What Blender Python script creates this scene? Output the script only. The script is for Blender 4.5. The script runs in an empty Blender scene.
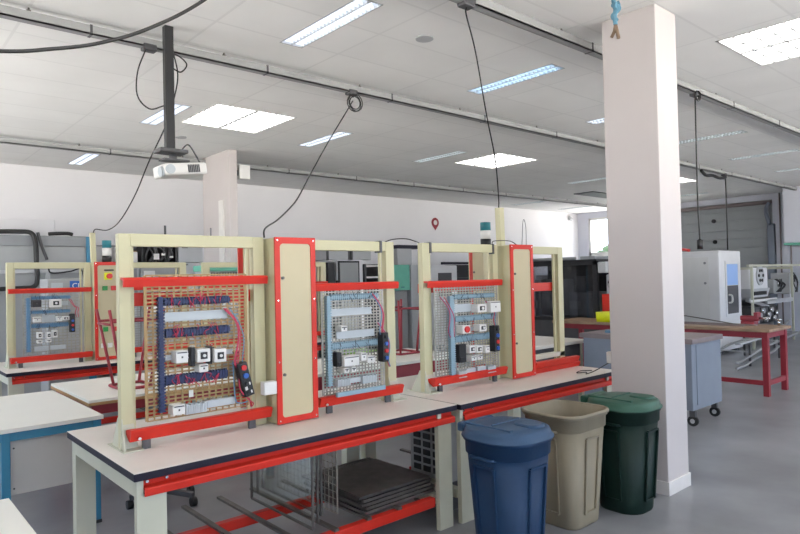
import bpy, bmesh, math, random
from mathutils import Vector, Matrix
random.seed(7)
PI = math.pi
scene = bpy.context.scene
COL = scene.collection

# ------------------------------------------------------------------ materials
def mat(name, c, rough=0.5, metal=0.0, var=0.06, scale=6.0, bump=0.0, spec=None, bscale=None, stretch=None):
    m = bpy.data.materials.new(name); m.use_nodes = True
    nt = m.node_tree; N = nt.nodes; L = nt.links
    b = N['Principled BSDF']
    b.inputs['Roughness'].default_value = rough
    b.inputs['Metallic'].default_value = metal
    if spec is not None: b.inputs['Specular IOR Level'].default_value = spec
    tc = N.new('ShaderNodeTexCoord'); mp = N.new('ShaderNodeMapping')
    L.new(tc.outputs['Object'], mp.inputs['Vector'])
    if stretch: mp.inputs['Scale'].default_value = stretch
    nz = N.new('ShaderNodeTexNoise'); nz.inputs['Scale'].default_value = scale; nz.inputs['Detail'].default_value = 5
    L.new(mp.outputs['Vector'], nz.inputs['Vector'])
    cr = N.new('ShaderNodeValToRGB')
    cr.color_ramp.elements[0].position = 0.3; cr.color_ramp.elements[1].position = 0.7
    cr.color_ramp.elements[0].color = [max(0, x * (1 - var)) for x in c] + [1]
    cr.color_ramp.elements[1].color = [min(1, x * (1 + var)) for x in c] + [1]
    L.new(nz.outputs['Fac'], cr.inputs['Fac']); L.new(cr.outputs['Color'], b.inputs['Base Color'])
    if bump:
        n2 = N.new('ShaderNodeTexNoise'); n2.inputs['Scale'].default_value = bscale or scale * 8
        L.new(mp.outputs['Vector'], n2.inputs['Vector'])
        bp = N.new('ShaderNodeBump'); bp.inputs['Strength'].default_value = bump; bp.inputs['Distance'].default_value = 0.01
        L.new(n2.outputs['Fac'], bp.inputs['Height']); L.new(bp.outputs['Normal'], b.inputs['Normal'])
    return m

def emit(name, c, s, base=.8):
    m = bpy.data.materials.new(name); m.use_nodes = True
    b = m.node_tree.nodes['Principled BSDF']
    b.inputs['Base Color'].default_value = (base, base, base, 1)
    b.inputs['Emission Color'].default_value = (*c, 1); b.inputs['Emission Strength'].default_value = s
    return m

def glass(name, tint=(1, 1, 1), gl=0.12, rough=0.02):
    m = bpy.data.materials.new(name); m.use_nodes = True
    nt = m.node_tree; N = nt.nodes; L = nt.links
    N.remove(N['Principled BSDF'])
    t = N.new('ShaderNodeBsdfTransparent'); t.inputs['Color'].default_value = (*tint, 1)
    g = N.new('ShaderNodeBsdfGlossy'); g.inputs['Roughness'].default_value = rough
    mx = N.new('ShaderNodeMixShader'); lw = N.new('ShaderNodeLayerWeight'); lw.inputs['Blend'].default_value = .3
    fr = N.new('ShaderNodeMapRange'); fr.inputs['To Min'].default_value = gl * .35; fr.inputs['To Max'].default_value = gl * 3
    L.new(lw.outputs['Facing'], fr.inputs['Value']); L.new(fr.outputs['Result'], mx.inputs['Fac']); L.new(t.outputs[0], mx.inputs[1]); L.new(g.outputs[0], mx.inputs[2])
    L.new(mx.outputs[0], N['Material Output'].inputs['Surface'])
    return m

def tiled(name, c, line, sx, sy, mortar, rough, var=0.03, nscale=1.0, blotch=0.0):
    m = mat(name, c, rough, var=var, scale=nscale)
    nt = m.node_tree; N = nt.nodes; L = nt.links
    b = N['Principled BSDF']; cr = [n for n in N if n.type == 'VALTORGB'][0]
    tc = [n for n in N if n.type == 'TEX_COORD'][0]
    br = N.new('ShaderNodeTexBrick'); br.offset = 0; br.inputs['Scale'].default_value = 1
    br.inputs['Brick Width'].default_value = sx; br.inputs['Row Height'].default_value = sy
    br.inputs['Mortar Size'].default_value = mortar; br.inputs['Mortar Smooth'].default_value = 0.2
    br.inputs['Color1'].default_value = (1, 1, 1, 1); br.inputs['Color2'].default_value = (.965, .965, .965, 1)
    br.inputs['Mortar'].default_value = (line, line, line, 1)
    L.new(tc.outputs['Object'], br.inputs['Vector'])
    mx = N.new('ShaderNodeMix'); mx.data_type = 'RGBA'; mx.blend_type = 'MULTIPLY'; mx.inputs[0].default_value = 1
    L.new(cr.outputs['Color'], mx.inputs[6]); L.new(br.outputs['Color'], mx.inputs[7]); L.new(mx.outputs[2], b.inputs['Base Color'])
    return m

M = dict(
    wall=mat('wall_paint', (.775, .76, .77), .75, var=.02, scale=1.2, bump=.05, bscale=90),
    wall_r=mat('wall_paint_daylight_tint', (.66, .67, .74), .7, var=.02, scale=1.2),  # lilac cast of cool daylight put into the wall colour
    pillar=mat('pillar_paint', (.56, .515, .50), .6, var=.02, scale=2, bump=.04, bscale=80),
    base=mat('baseboard_paint', (.72, .69, .66), .5),
    ceiling=tiled('ceiling_tile', (.91, .90, .88), .90, 1.15, .575, .012, .9, nscale=1.5),
    floor=mat('floor_vinyl', (.225, .23, .245), .33, var=.22, scale=1.7, bump=.02, bscale=14),
    top=mat('worktop_laminate', (.70, .655, .60), .38, var=.03, scale=3),
    toplight=mat('light_laminate', (.80, .79, .73), .35, var=.02, scale=3),
    edge=mat('dark_edge_band', (.014, .013, .026), .5, spec=.25),
    wood=mat('beech_edge', (.42, .24, .10), .5, var=.2, scale=8, stretch=(1, 8, 8)),
    woodtop=mat('worn_wood_top', (.29, .19, .12), .5, var=.3, scale=5, stretch=(6, .7, 1)),
    cream=mat('cream_enamel', (.53, .50, .31), .45, var=.03, bump=.03, bscale=120),
    creamdoor=mat('cream_door', (.53, .46, .29), .45, var=.02),
    creamleg=mat('pale_cream_enamel', (.54, .54, .43), .45, var=.04),
    red=mat('red_enamel', (.56, .026, .014), .42, var=.08, spec=.35),
    darkred=mat('dark_red_enamel', (.27, .022, .035), .4, var=.1),
    blue_leg=mat('teal_blue_enamel', (.03, .19, .32), .42, var=.05),
    panelgrey=mat('grey_laminate_panel', (.50, .49, .47), .5, var=.02),
    steel=mat('galvanised_steel', (.42, .43, .44), .38, .7, var=.12, scale=20),
    rail=mat('grey_conduit', (.33, .335, .33), .5, 0.0, var=.08, scale=4),
    dsteel=mat('dark_steel', (.13, .12, .11), .45, .5, var=.25, scale=12),
    chrome=mat('bright_metal', (.7, .7, .7), .2, 1.0),
    rust=mat('brown_wire', (.33, .215, .095), .5, .2, var=.15, scale=25),
    gridgrey=mat('grey_wire', (.34, .33, .29), .45, .45, var=.15, scale=25),
    navy=mat('navy_duct', (.010, .022, .085), .5, var=.1),
    ltblue=mat('light_blue_duct', (.24, .36, .43), .45, var=.05),
    midblue=mat('mid_blue_duct', (.10, .22, .36), .45, var=.08),
    white=mat('white_plastic', (.74, .73, .70), .4, var=.02),
    paleg=mat('pale_grey_plastic', (.46, .50, .52), .4, var=.05),
    black=mat('black_plastic', (.009, .009, .011), .45, var=.2),
    rubber=mat('black_rubber', (.012, .012, .012), .5, var=.1),
    dgrey=mat('dark_grey_paint', (.07, .07, .075), .45, var=.1),
    grey=mat('machine_grey', (.25, .26, .27), .5, var=.05),
    mgrey=mat('cabinet_grey', (.34, .35, .35), .5, var=.03),
    lgrey=mat('light_grey_paint', (.48, .49, .50), .5, var=.03),
    slate=mat('slate_blue_paint', (.19, .22, .27), .45, var=.04),
    lid_brown=mat('brown_grey_lip', (.20, .16, .16), .5, var=.05),
    panelwhite=mat('enclosure_side_white', (.70, .70, .69), .4, var=.02),
    mwhite=mat('machine_white', (.72, .72, .73), .35, var=.02),
    teal=mat('mint_teal_paint', (.16, .50, .38), .45, var=.04),
    dteal=mat('deep_teal', (.01, .17, .21), .35, var=.05),
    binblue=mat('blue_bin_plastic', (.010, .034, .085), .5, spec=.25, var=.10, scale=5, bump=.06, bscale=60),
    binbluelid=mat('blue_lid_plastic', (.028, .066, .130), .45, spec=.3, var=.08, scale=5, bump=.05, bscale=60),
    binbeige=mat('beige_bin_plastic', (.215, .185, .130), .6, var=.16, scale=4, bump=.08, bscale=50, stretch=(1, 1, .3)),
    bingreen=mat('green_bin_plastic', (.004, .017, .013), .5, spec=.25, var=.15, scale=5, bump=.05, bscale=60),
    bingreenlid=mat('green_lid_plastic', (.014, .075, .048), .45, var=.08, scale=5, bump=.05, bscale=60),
    yellow=mat('yellow_plastic', (.72, .78, .01), .4),
    green=mat('lime_green_plastic', (.22, .42, .05), .45),
    pink=mat('red_wire', (.45, .03, .08), .45),
    pblue=mat('blue_button', (.02, .10, .42), .35),
    pgreen=mat('green_button', (.02, .25, .05), .35),
    pred=mat('red_button', (.6, .02, .02), .35),
    orange=mat('orange_switch', (.7, .2, .01), .35),
    door=mat('roller_door_grey', (.33, .35, .36), .55, var=.03, scale=2),
    perf=mat('light_perforated_steel', (.4, .4, .38), .5, .3),
    rag=mat('blue_strap', (.12, .27, .36), .8, var=.15, scale=30),
    tan=mat('tan_rope', (.22, .15, .10), .8),
    signblue=mat('sign_blue', (.02, .11, .42), .4),
    tree=mat('leaf_green', (.05, .09, .03), .8, var=.4, scale=3),
    ground=mat('outside_ground', (.2, .22, .16), .9, var=.2),
    tube=emit('lamp_tube_cool', (.84, .90, 1), 11.0),
    tube_dim=emit('lamp_tube_dim', (.85, 1, .92), 3.0),
    tube_blue=emit('lamp_tube_blue', (.50, .76, 1), 10.0),
    troffer=emit('lamp_panel_white', (1, .985, .95), 10.0),
    off=mat('unlit_lamp', (.5, .52, .55), .3),
    louvre=mat('aluminium_louvre', (.78, .81, .86), .35, .3),
    screen=emit('screen_blue', (.30, .52, 1), .85, .05),
    glass=glass('window_glass'),
    dglass=glass('smoked_glass', (.60, .60, .62), .14),
    tglass=glass('clear_sheet', (.95, .96, .94), .10),
)

# ------------------------------------------------------------------ mesh builder
def origin_of(o):
    v = Vector((0, 0, 0))
    while o is not None:
        v += o.location; o = o.parent
    return v

class MB:
    def __init__(s): s.bm = bmesh.new()
    def box(s, x0, x1, y0, y1, z0, z1, bev=0.0, rot=None):
        vs = [s.bm.verts.new((x, y, z)) for x in (x0, x1) for y in (y0, y1) for z in (z0, z1)]
        F = [(0, 1, 3, 2), (4, 6, 7, 5), (0, 4, 5, 1), (2, 3, 7, 6), (0, 2, 6, 4), (1, 5, 7, 3)]
        fs = [s.bm.faces.new([vs[i] for i in f]) for f in F]
        if bev:
            es = list({e for f in fs for e in f.edges})
            r = bmesh.ops.bevel(s.bm, geom=es, offset=bev, segments=2, affect='EDGES', profile=.5)
            vs = list({v for f in r['faces'] for v in f.verts} | {v for v in vs if v.is_valid})
        if rot:
            c, m = rot
            for v in vs:
                if v.is_valid: v.co = Vector(c) + m @ (v.co - Vector(c))
        return s
    def cyl(s, p0, p1, r, seg=12, r1=None, smooth=True):
        return s.tube([p0, p1], r, seg, r1)
    def tube(s, pts, r, seg=8, r1=None, closed=False):
        P = [Vector(p) for p in pts]; n = len(P); rings = []
        up = None
        for i, p in enumerate(P):
            if closed: t = P[(i + 1) % n] - P[i - 1]
            else: t = (P[min(i + 1, n - 1)] - P[max(i - 1, 0)])
            t.normalize()
            if up is None:
                up = Vector((0, 0, 1)) if abs(t.z) < .9 else Vector((1, 0, 0))
            a = t.cross(up).normalized(); b = a.cross(t).normalized(); up = b
            rr = r if r1 is None else r + (r1 - r) * i / (n - 1)
            rings.append([s.bm.verts.new(p + (a * math.cos(2 * PI * k / seg) + b * math.sin(2 * PI * k / seg)) * rr) for k in range(seg)])
        for i in range(n if closed else n - 1):
            A, B = rings[i], rings[(i + 1) % n]
            for k in range(seg):
                f = s.bm.faces.new((A[k], A[(k + 1) % seg], B[(k + 1) % seg], B[k])); f.smooth = True
        if not closed:
            s.bm.faces.new(rings[0][::-1]); s.bm.faces.new(rings[-1])
        return s
    def bar(s, p0, p1, w, h=None):       # square section bar between two points
        h = h or w; a, b = Vector(p0), Vector(p1); t = (b - a).normalized()
        up = Vector((0, 0, 1)) if abs(t.z) < .95 else Vector((0, 1, 0))
        u = t.cross(up).normalized() * w / 2; v = u.cross(t).normalized() * h / 2
        A = [s.bm.verts.new(p + q) for p in (a, b) for q in (u + v, -u + v, -u - v, u - v)]
        for f in ((3, 2, 1, 0), (4, 5, 6, 7), (0, 1, 5, 4), (1, 2, 6, 5), (2, 3, 7, 6), (3, 0, 4, 7)):
            s.bm.faces.new([A[i] for i in f])
        return s
    def prism(s, poly, axis, a, b, smooth=False):  # polygon in the two other axes
        def P(q, t):
            return {'x': (t, q[0], q[1]), 'y': (q[0], t, q[1]), 'z': (q[0], q[1], t)}[axis]
        A = [s.bm.verts.new(P(q, a)) for q in poly]; B = [s.bm.verts.new(P(q, b)) for q in poly]
        n = len(poly)
        s.bm.faces.new(A[::-1]); s.bm.faces.new(B)
        for i in range(n):
            f = s.bm.faces.new((A[i], A[(i + 1) % n], B[(i + 1) % n], B[i])); f.smooth = smooth
        return s
    def loft(s, rings, cap0=True, cap1=True, smooth=True):
        R = [[s.bm.verts.new(p) for p in r] for r in rings]; n = len(R[0])
        for A, B in zip(R, R[1:]):
            for k in range(n):
                f = s.bm.faces.new((A[k], A[(k + 1) % n], B[(k + 1) % n], B[k])); f.smooth = smooth
        if cap0: s.bm.faces.new(R[0][::-1])
        if cap1: s.bm.faces.new(R[-1])
        return s
    def build(s, name, m, parent=None, **props):
        bm = s.bm
        bmesh.ops.recalc_face_normals(bm, faces=bm.faces)
        if parent is not None: o0 = origin_of(parent)
        else:
            xs = [v.co for v in bm.verts]
            mn = Vector([min(v[i] for v in xs) for i in range(3)]); mx = Vector([max(v[i] for v in xs) for i in range(3)])
            o0 = Vector(((mn.x + mx.x) / 2, (mn.y + mx.y) / 2, mn.z))
        for v in bm.verts: v.co -= o0
        me = bpy.data.meshes.new(name); bm.to_mesh(me); bm.free()
        for mm in (m if isinstance(m, (list, tuple)) else [m]): me.materials.append(M[mm])
        o = bpy.data.objects.new(name, me); COL.objects.link(o)
        if parent is not None: o.parent = parent
        else: o.location = o0
        for k, v in props.items(): o[k] = v
        return o

def thing(name, label, cat, loc, group=None):
    o = bpy.data.objects.new(name, None); COL.objects.link(o)
    o.location = loc; o.empty_display_size = .1
    o['label'] = label; o['category'] = cat
    if group: o['group'] = group
    return o
def tag(o, label, cat, group=None):
    o['label'] = label; o['category'] = cat
    if group: o['group'] = group
    return o
def struct(name, mb, m, parent=None, **kw):
    o = mb.build(name, m, parent, **kw)
    o['kind'] = 'structure'
    return o
def B(*a, **k): return MB().box(*a, **k)
def curve_pts(P, n=8):                    # Catmull-Rom through the points
    P = [Vector(p) for p in P]; Q = [2 * P[0] - P[1]] + P + [2 * P[-1] - P[-2]]; out = []
    for i in range(1, len(Q) - 2):
        for k in range(n):
            t = k / n; a, b, c, d = Q[i - 1:i + 3]
            out.append(.5 * ((2 * b) + (c - a) * t + (2 * a - 5 * b + 4 * c - d) * t * t + (-a + 3 * b - 3 * c + d) * t ** 3))
    out.append(P[-1]); return out
def rrect(cx, cy, hx, hy, r, z, n=5):
    r = min(r, hx, hy); pts = []
    for sx, sy, a0 in ((1, 1, 0), (-1, 1, PI / 2), (-1, -1, PI), (1, -1, 1.5 * PI)):
        for k in range(n + 1):
            a = a0 + PI / 2 * k / n
            pts.append((cx + sx * (hx - r) + r * math.cos(a), cy + sy * (hy - r) + r * math.sin(a), z))
    return pts

# ------------------------------------------------------------------ room
CZ = 3.65
XL, XR, YF, YB = -2.6, 18.4, -4.0, 11.9
struct('floor', B(XL - .2, XR + .2, YF - .2, YB + .2, -.1, 0), 'floor')
OPEN = []                      # openings cut for the recessed lamps
struct('light_block_slab', B(XL - .2, XR + .2, YF - .2, YB + .2, CZ + .12, CZ + .22), 'ceiling')  # unseen slab added above the lamp openings to block outside light
def make_ceiling():
    xs = sorted({XL - .2, XR + .2} | {round(v, 4) for o in OPEN for v in o[:2]})
    ys = sorted({YF - .2, YB + .2} | {round(v, 4) for o in OPEN for v in o[2:]})
    m = MB(); V = {}
    def vert(i, j):
        if (i, j) not in V: V[i, j] = m.bm.verts.new((xs[i], ys[j], CZ))
        return V[i, j]
    for i in range(len(xs) - 1):
        for j in range(len(ys) - 1):
            cx, cy = (xs[i] + xs[i + 1]) / 2, (ys[j] + ys[j + 1]) / 2
            if any(o[0] < cx < o[1] and o[2] < cy < o[3] for o in OPEN): continue
            m.bm.faces.new((vert(i, j), vert(i, j + 1), vert(i + 1, j + 1), vert(i + 1, j)))
    struct('ceiling', m, 'ceiling')
struct('wall_back', B(XL - .2, XR + .2, YB, YB + .2, 0, CZ), 'wall')
w = MB()
ys = [YF, 4.6, 7.6, 8.2, 11.2, YB]
for i in (0, 2, 4): w.box(XL - .2, XL, ys[i], ys[i + 1], 0, CZ)
for i in (1, 3): w.box(XL - .2, XL, ys[i], ys[i + 1], 0, 1.0).box(XL - .2, XL, ys[i], ys[i + 1], 3.2, CZ)
struct('wall_left', w, 'wall')
for n, i in enumerate((1, 3)):  # unseen windows, added to bring light to the rear of the room
    a, b = ys[i], ys[i + 1]; f = MB()
    f.box(XL - .15, XL - .07, a, b, 1.0, 1.06).box(XL - .15, XL - .07, a, b, 3.14, 3.2)
    for y in (a, (a + b) / 2 - .03, b - .06): f.box(XL - .15, XL - .07, y, y + .06, 1.06, 3.14)
    fo = struct('window_%d' % (n + 6), f, 'white')
    B(XL - .115, XL - .105, a + .06, b - .06, 1.06, 3.14).build('pane', 'glass', fo)
# right wall: window and roller door openings
w = MB()
w.box(XR, XR + .25, 11.5, YB, 0, CZ).box(XR, XR + .25, 8.8, 11.5, 0, 1.5).box(XR, XR + .25, 8.8, 11.5, 3.45, CZ)
w.box(XR, XR + .25, 8.6, 8.8, 0, CZ).box(XR, XR + .25, 6.0, 8.6, 3.5, CZ).box(XR, XR + .25, YF, 6.0, 0, CZ)
struct('wall_right', w, 'wall_r')
w = MB()
xs = [XL, -2.0, 2.2, 2.6, 6.8, 7.2, 11.4, 11.8, 17.6, XR]
for i in range(0, 9, 2): w.box(xs[i], xs[i + 1], YF - .2, YF, 0, CZ)
for i in range(1, 8, 2):
    w.box(xs[i], xs[i + 1], YF - .2, YF, 0, 1.0).box(xs[i], xs[i + 1], YF - .2, YF, 3.2, CZ)
struct('wall_front', w, 'wall')
for n, i in enumerate(range(1, 8, 2)):
    a, b = xs[i], xs[i + 1]
    f = MB()
    f.box(a, b, YF - .15, YF - .07, 1.0, 1.06).box(a, b, YF - .15, YF - .07, 3.14, 3.2)
    for x in (a, (a + b) / 2 - .03, b - .06): f.box(x, x + .06, YF - .15, YF - .07, 1.06, 3.14)
    fo = struct('window_%d' % (n + 2), f, 'white')
    fo2 = B(a + .06, b - .06, YF - .115, YF - .105, 1.06, 3.14).build('pane', 'glass', fo)
# window in the right wall
f = MB()
f.box(XR + .02, XR + .10, 8.8, 11.5, 3.38, 3.45).box(XR + .02, XR + .10, 8.8, 11.5, 1.5, 1.57).box(XR + .02, XR + .10, 8.8, 11.5, 2.2, 2.33)
for y in (8.8, 9.7, 10.55, 11.43): f.box(XR + .02, XR + .10, y, y + .07, 1.5, 3.45)  # width behind the pillar stretched to let in more daylight
fo = struct('window_1', f, 'white')
B(XR + .055, XR + .065, 8.85, 11.45, 1.55, 3.4).build('pane', 'glass', fo)
struct('trim_1', B(XR - .06, XR + .02, 8.75, 11.55, 1.45, 1.5), 'white')
# roller door
d = MB()
for k in range(14): d.box(XR + .06, XR + .10, 6.0, 8.6, .25 * k + .004, .25 * (k + 1) - .002, bev=.004)
dr = struct('door_1', d, 'door')
B(XR + .11, XR + .16, 5.95, 8.7, 0, 3.55).build('light_block_panel', 'door', dr)  # added behind the slats to stop outside light in the gaps
g = MB()
for y, z in ((7.52, 3.04), (7.50, 2.45)): g.cyl((XR + .06, y, z), (XR + .02, y, z), .055, 16)
g.build('peephole_cap', 'black', dr)
struct('trim_2', MB().cyl((XR - .06, 6.0, 3.42), (XR - .06, 8.7, 3.42), .05, 12), 'lid_brown')
struct('trim_3', B(XR - .14, XR, 5.93, 6.1, 0, 2.85, bev=.02), 'slate')
struct('trim_4', B(XR - .10, XR, 5.62, 5.9, 0, CZ), 'wall_r')
struct('baseboard_back', B(XL, XR, YB - .015, YB, 0, .1), 'base')
# pillars
p = struct('pillar', B(4.537, 4.872, 2.228, 2.668, 0, CZ, bev=.006), 'pillar')
struct('baseboard', B(4.527, 4.882, 2.218, 2.678, 0, .10, bev=.003), 'base')
struct('pillar', B(4.36, 4.49, 8.82, 9.77, 0, CZ, bev=.006), 'pillar')

# ------------------------------------------------------------------ ceiling lamps
def strip_light(x, y, tube, label):
    t = thing('ceiling_strip_light', label, 'ceiling light', (x + .11, y + .55, CZ), 'recessed louvred strip lights')
    OPEN.append((x, x + .22, y, y + 1.1))
    f = MB(); z0 = CZ - .003
    for a, b, c, d in ((x, x + .22, y, y + .015), (x, x + .22, y + 1.085, y + 1.1), (x, x + .012, y, y + 1.1), (x + .208, x + .22, y, y + 1.1), (x + .103, x + .117, y, y + 1.1)):
        f.box(a, b, c, d, z0, CZ + .07)
    f.build('frame', 'lgrey', t)
    tb = MB()
    for xx in (x + .057, x + .163): tb.box(xx - .018, xx + .018, y + .02, y + 1.08, CZ + .045, CZ + .06)
    tb.build('lamp_tube', tube, t)
    B(x + .01, x + .21, y + .01, y + 1.09, CZ + .066, CZ + .069).build('reflector', 'louvre', t)
    l = MB()
    for k in range(1, 22): l.box(x + .012, x + .208, y + k * 1.1 / 22 - .003, y + k * 1.1 / 22 + .003, z0 + .001, CZ + .038)
    l.build('louvre', 'louvre', t)
SX = [2.75 + 2.3 * k for k in range(-1, 7)]
names = {(1, 1): 'bluish white louvred strip light in ceiling above the first test rig, nearest of the strips',
         (2, 1): 'blue tinted louvred strip light just left of the big pillar top',
         (1, 2): 'pale strip light at left behind the black projector pole',
         (2, 2): 'pale strip light behind the coiled hanging cable',
         (3, 2): 'dim greenish strip light left of the white panel lamp over the second rig',
         (1, 3): 'pale strip light nearest the back wall, at far left of the ceiling'}
import itertools
ordx = ['first', 'second', 'third', 'fourth', 'fifth', 'sixth', 'seventh', 'eighth']
rowy = {0.1: 'row nearest the camera side', 3.5: 'row over the near benches', 6.9: 'row over the rear benches', 10.3: 'row beside the back wall'}
for j, y in enumerate((0.1, 3.5, 6.9, 10.3)):
    for i, x in enumerate(SX):
        if (j == 3 and i in (2, 3, 4, 5)) or (j == 2 and i == 4): continue
        if (j == 0 and i in (0, 1, 2)) : tube = 'tube'
        elif j == 1 and i == 2: tube = 'tube_blue'
        elif j == 2 and i in (3,): tube = 'tube_dim'
        elif i >= 5 or (j == 1 and i in (4,)): tube = 'tube_dim'
        else: tube = 'tube'
        lab = names.get((i, j), 'narrow louvred strip light, %s from the left in the %s' % (ordx[i], rowy[y]))
        strip_light(x, y, tube, lab)
def troffer(x, y, label):
    t = thing('ceiling_panel_light', label, 'ceiling light', (x + .53, y + .53, CZ), 'square recessed panel lights')
    W = 1.05
    OPEN.append((x, x + W, y, y + W))
    f = MB()
    for a, b, c, d in ((0, W, 0, .02), (0, W, W - .02, W), (0, .02, 0, W), (W - .02, W, 0, W)):
        f.box(x + a, x + b, y + c, y + d, CZ - .003, CZ + .05)
    f.build('frame', 'white', t)
    B(x + .02, x + W - .02, y + .02, y + W - .02, CZ + .022, CZ + .03).build('diffuser', 'troffer', t)
    l = MB()
    for k in range(1, 8): l.box(x + .02, x + W - .02, y + k * W / 8 - .0055, y + k * W / 8 + .0055, CZ - .002, CZ + .012)
    for k in range(1, 4): l.box(x + k * W / 4 - (.016 if k == 2 else .005), x + k * W / 4 + (.016 if k == 2 else .005), y + .02, y + W - .02, CZ - .002, CZ + .012)
    l.build('louvre', 'mgrey', t)
troffer(3.14, 6.63, 'square white panel light above the distant white pillar')
troffer(8.05, 6.63, 'square white panel light left of the big pillar, behind the mast cable')
troffer(5.72, 1.22, 'large square louvred panel light at the right end of the ceiling')
troffer(13.2, 6.1, 'small looking square panel light seen past the right side of the big pillar')
troffer(0.6, 1.0, 'added unseen square panel light overhead near the camera')  # this and the following panel lights are unseen, added for even lighting
troffer(-1.7, 6.63, 'added unseen square panel light over the left end of the rear benches')
troffer(.6, -2.6, 'added unseen square panel light near the front wall windows')
troffer(10.6, .6, 'added unseen square panel light over the right hand floor area')
for x, y, l in ((3.65, 3.78, 'round grey ceiling vent disc near the louvred strip above the rig'), (3.47, 8.45, 'round grey ceiling disc next to the projector')):
    tag(MB().cyl((x, y, CZ - .012), (x, y, CZ), .075, 24).build('ceiling_disc', 'lgrey'), l, 'ceiling vent')
make_ceiling()
# dark plate painted as the shade inside a missing tile
tag(MB().box(13.7, 15.3, 8.4, 8.95, CZ - .02, CZ - .001).build('open_tile_shade', 'dgrey'), 'dark plate for the shade in an open ceiling tile near the window corner', 'ceiling tile')

# ------------------------------------------------------------------ power tracks
def track(y, x0, x1, z, label, boxes):
    t = thing('power_track', label, 'cable track', ((x0 + x1) / 2, y, z), 'grey power tracks hung below the ceiling')
    m = MB()
    m.box(x0, x1, y - .035, y + .035, z, z + .012).box(x0, x1, y - .035, y - .028, z, z + .07).box(x0, x1, y + .028, y + .035, z, z + .07).box(x0, x1, y - .028, y + .028, z + .055, z + .065)
    m.build('channel', 'rail', t)
    x = x0 + .9
    while x < x1:
        B(x, x + .018, y - .04, y + .04, z - .003, z + .074).build('joint_clip', 'dgrey', t); x += 1.5
    x = x0 + .5
    while x < x1:
        MB().cyl((x, y, z + .05), (x, y, CZ), .006, 8).cyl((x, y, z + .07), (x, y, z + .088), .016, 8).build('hanger_rod', 'dsteel', t); x += 1.5
    for bx in boxes:
        B(bx - .055, bx + .055, y - .04, y + .04, z - .025, z + .03, bev=.01).build('junction_box', 'dgrey', t)
track(5.12, -1.0, 18.2, 3.545, 'middle grey power track crossing the whole ceiling, with the coiled cable', (1.85, 3.89, 13.1))
track(2.95, 2.4, 18.2, 3.545, 'front grey power track passing the top of the big pillar', (3.26, 6.86))
track(9.68, -1.0, 18.2, 3.545, 'rear grey power track behind the projector', ())

def cable(pts, r, name, label, cat='cable', m='rubber', n=8, group=None):
    return tag(MB().tube(curve_pts(pts, n), r, 8).build(name, m), label, cat, group)
cable([(-.6, 2.87, 2.50), (.1, 2.87, 2.52), (.46, 2.87, 2.573), (.635, 2.87, 2.62), (.829, 2.87, 2.69), (1.044, 2.87, 2.808), (1.304, 2.87, 3.007), (1.7, 2.87, 3.40), (1.8, 2.87, 3.62)],
      .008, 'hanging_cable', 'thick black cable sagging across the top left corner')
def coil(cx, cy, cz, r, tn):
    P = []
    for k in range(tn * 14 + 1):
        a = 2 * PI * k / 14; rr = r * (1 - .25 * ((k // 14) % 2))
        P.append((cx + rr * math.sin(a), cy + .012 * k / 14 - .02, cz - r + rr * math.cos(a)))
    return P
def cable2(segs, r, name, label):
    m = MB()
    for s_ in segs: m.tube(s_, r, 8)
    return tag(m.build(name, 'rubber'), label, 'cable')
cable2([coil(3.90, 5.08, 3.52, .085, 3), curve_pts([(3.85, 5.05, 3.44), (3.64, 4.9, 3.244), (3.3, 4.7, 2.90), (2.895, 4.4, 2.516), (2.60, 4.12, 2.28), (2.421, 3.95, 2.172), (2.20, 3.75, 2.06), (2.041, 3.6, 2.0), (1.94, 3.47, 1.96), (1.905, 3.41, 1.912)])],
       .0055, 'coiled_cable', 'black cable coiled under the middle track, running down to the first red cabinet')
cable([(3.26, 2.95, 3.52), (3.27, 2.96, 3.47), (3.55, 3.13, 3.32), (3.78, 3.24, 2.93), (4.02, 3.36, 2.60), (4.28, 3.55, 2.33), (4.337, 3.6, 2.24)], .0055, 'hanging_cable',
      'black cable dropping from the front track to the cream mast of the second rig')
cable2([curve_pts([(1.82, 5.10, 3.53), (1.70, 4.95, 3.28), (1.68, 4.9, 3.08), (1.77, 4.9, 2.995), (1.87, 4.88, 3.03)]),
        curve_pts([(1.97, 5.08, 3.55), (2.05, 5.0, 3.49), (2.07, 4.9, 3.40), (2.02, 4.9, 3.33), (1.95, 4.9, 3.35)]),
        curve_pts([(2.02, 5.05, 3.54), (1.995, 4.9, 3.3), (1.96, 4.9, 3.1), (1.90, 4.9, 2.9), (1.90, 5.3, 2.66), (2.02, 6.0, 2.47), (2.10, 6.7, 2.29), (2.13, 7.2, 2.235), (2.08, 7.45, 2.26), (2.10, 7.62, 2.235)]),
        curve_pts([(1.875, 4.83, 3.5), (1.865, 4.81, 3.2), (1.868, 4.81, 2.9), (1.87, 4.82, 2.69)])],
       .0055, 'projector_cable', 'tangled black cable looping round the projector pole and down to the rear rig')
cable2([curve_pts([(6.86, 2.95, 3.52), (6.85, 2.95, 2.93), (6.845, 2.95, 2.42), (6.86, 2.95, 2.13), (6.87, 2.95, 1.99)]),
        coil(6.83, 2.92, 3.56, .05, 2)], .008, 'socket_cable', 'black cable with a plug hanging above the white machine')
tag(MB().cyl((6.87, 2.95, 1.88), (6.87, 2.95, 1.98), .030, 12).cyl((6.87, 2.95, 1.98), (6.87, 2.95, 1.989), .015, 12).build('cable_socket', 'black'), 'black rubber socket at the end of the cable over the white machine', 'plug')
tag(MB().cyl((13.1, 5.09, 2.05), (13.1, 5.09, 3.51), .012).tube(curve_pts([(13.1, 5.09, 3.49), (12.8, 5.09, 3.45), (12.5, 5.09, 3.47), (12.2, 5.09, 3.45), (12.0, 5.09, 3.52)]), .03, 8).build('drop_cable', 'rubber'),
    'thin dark drop cable from the middle track behind the white machine', 'cable')
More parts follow.
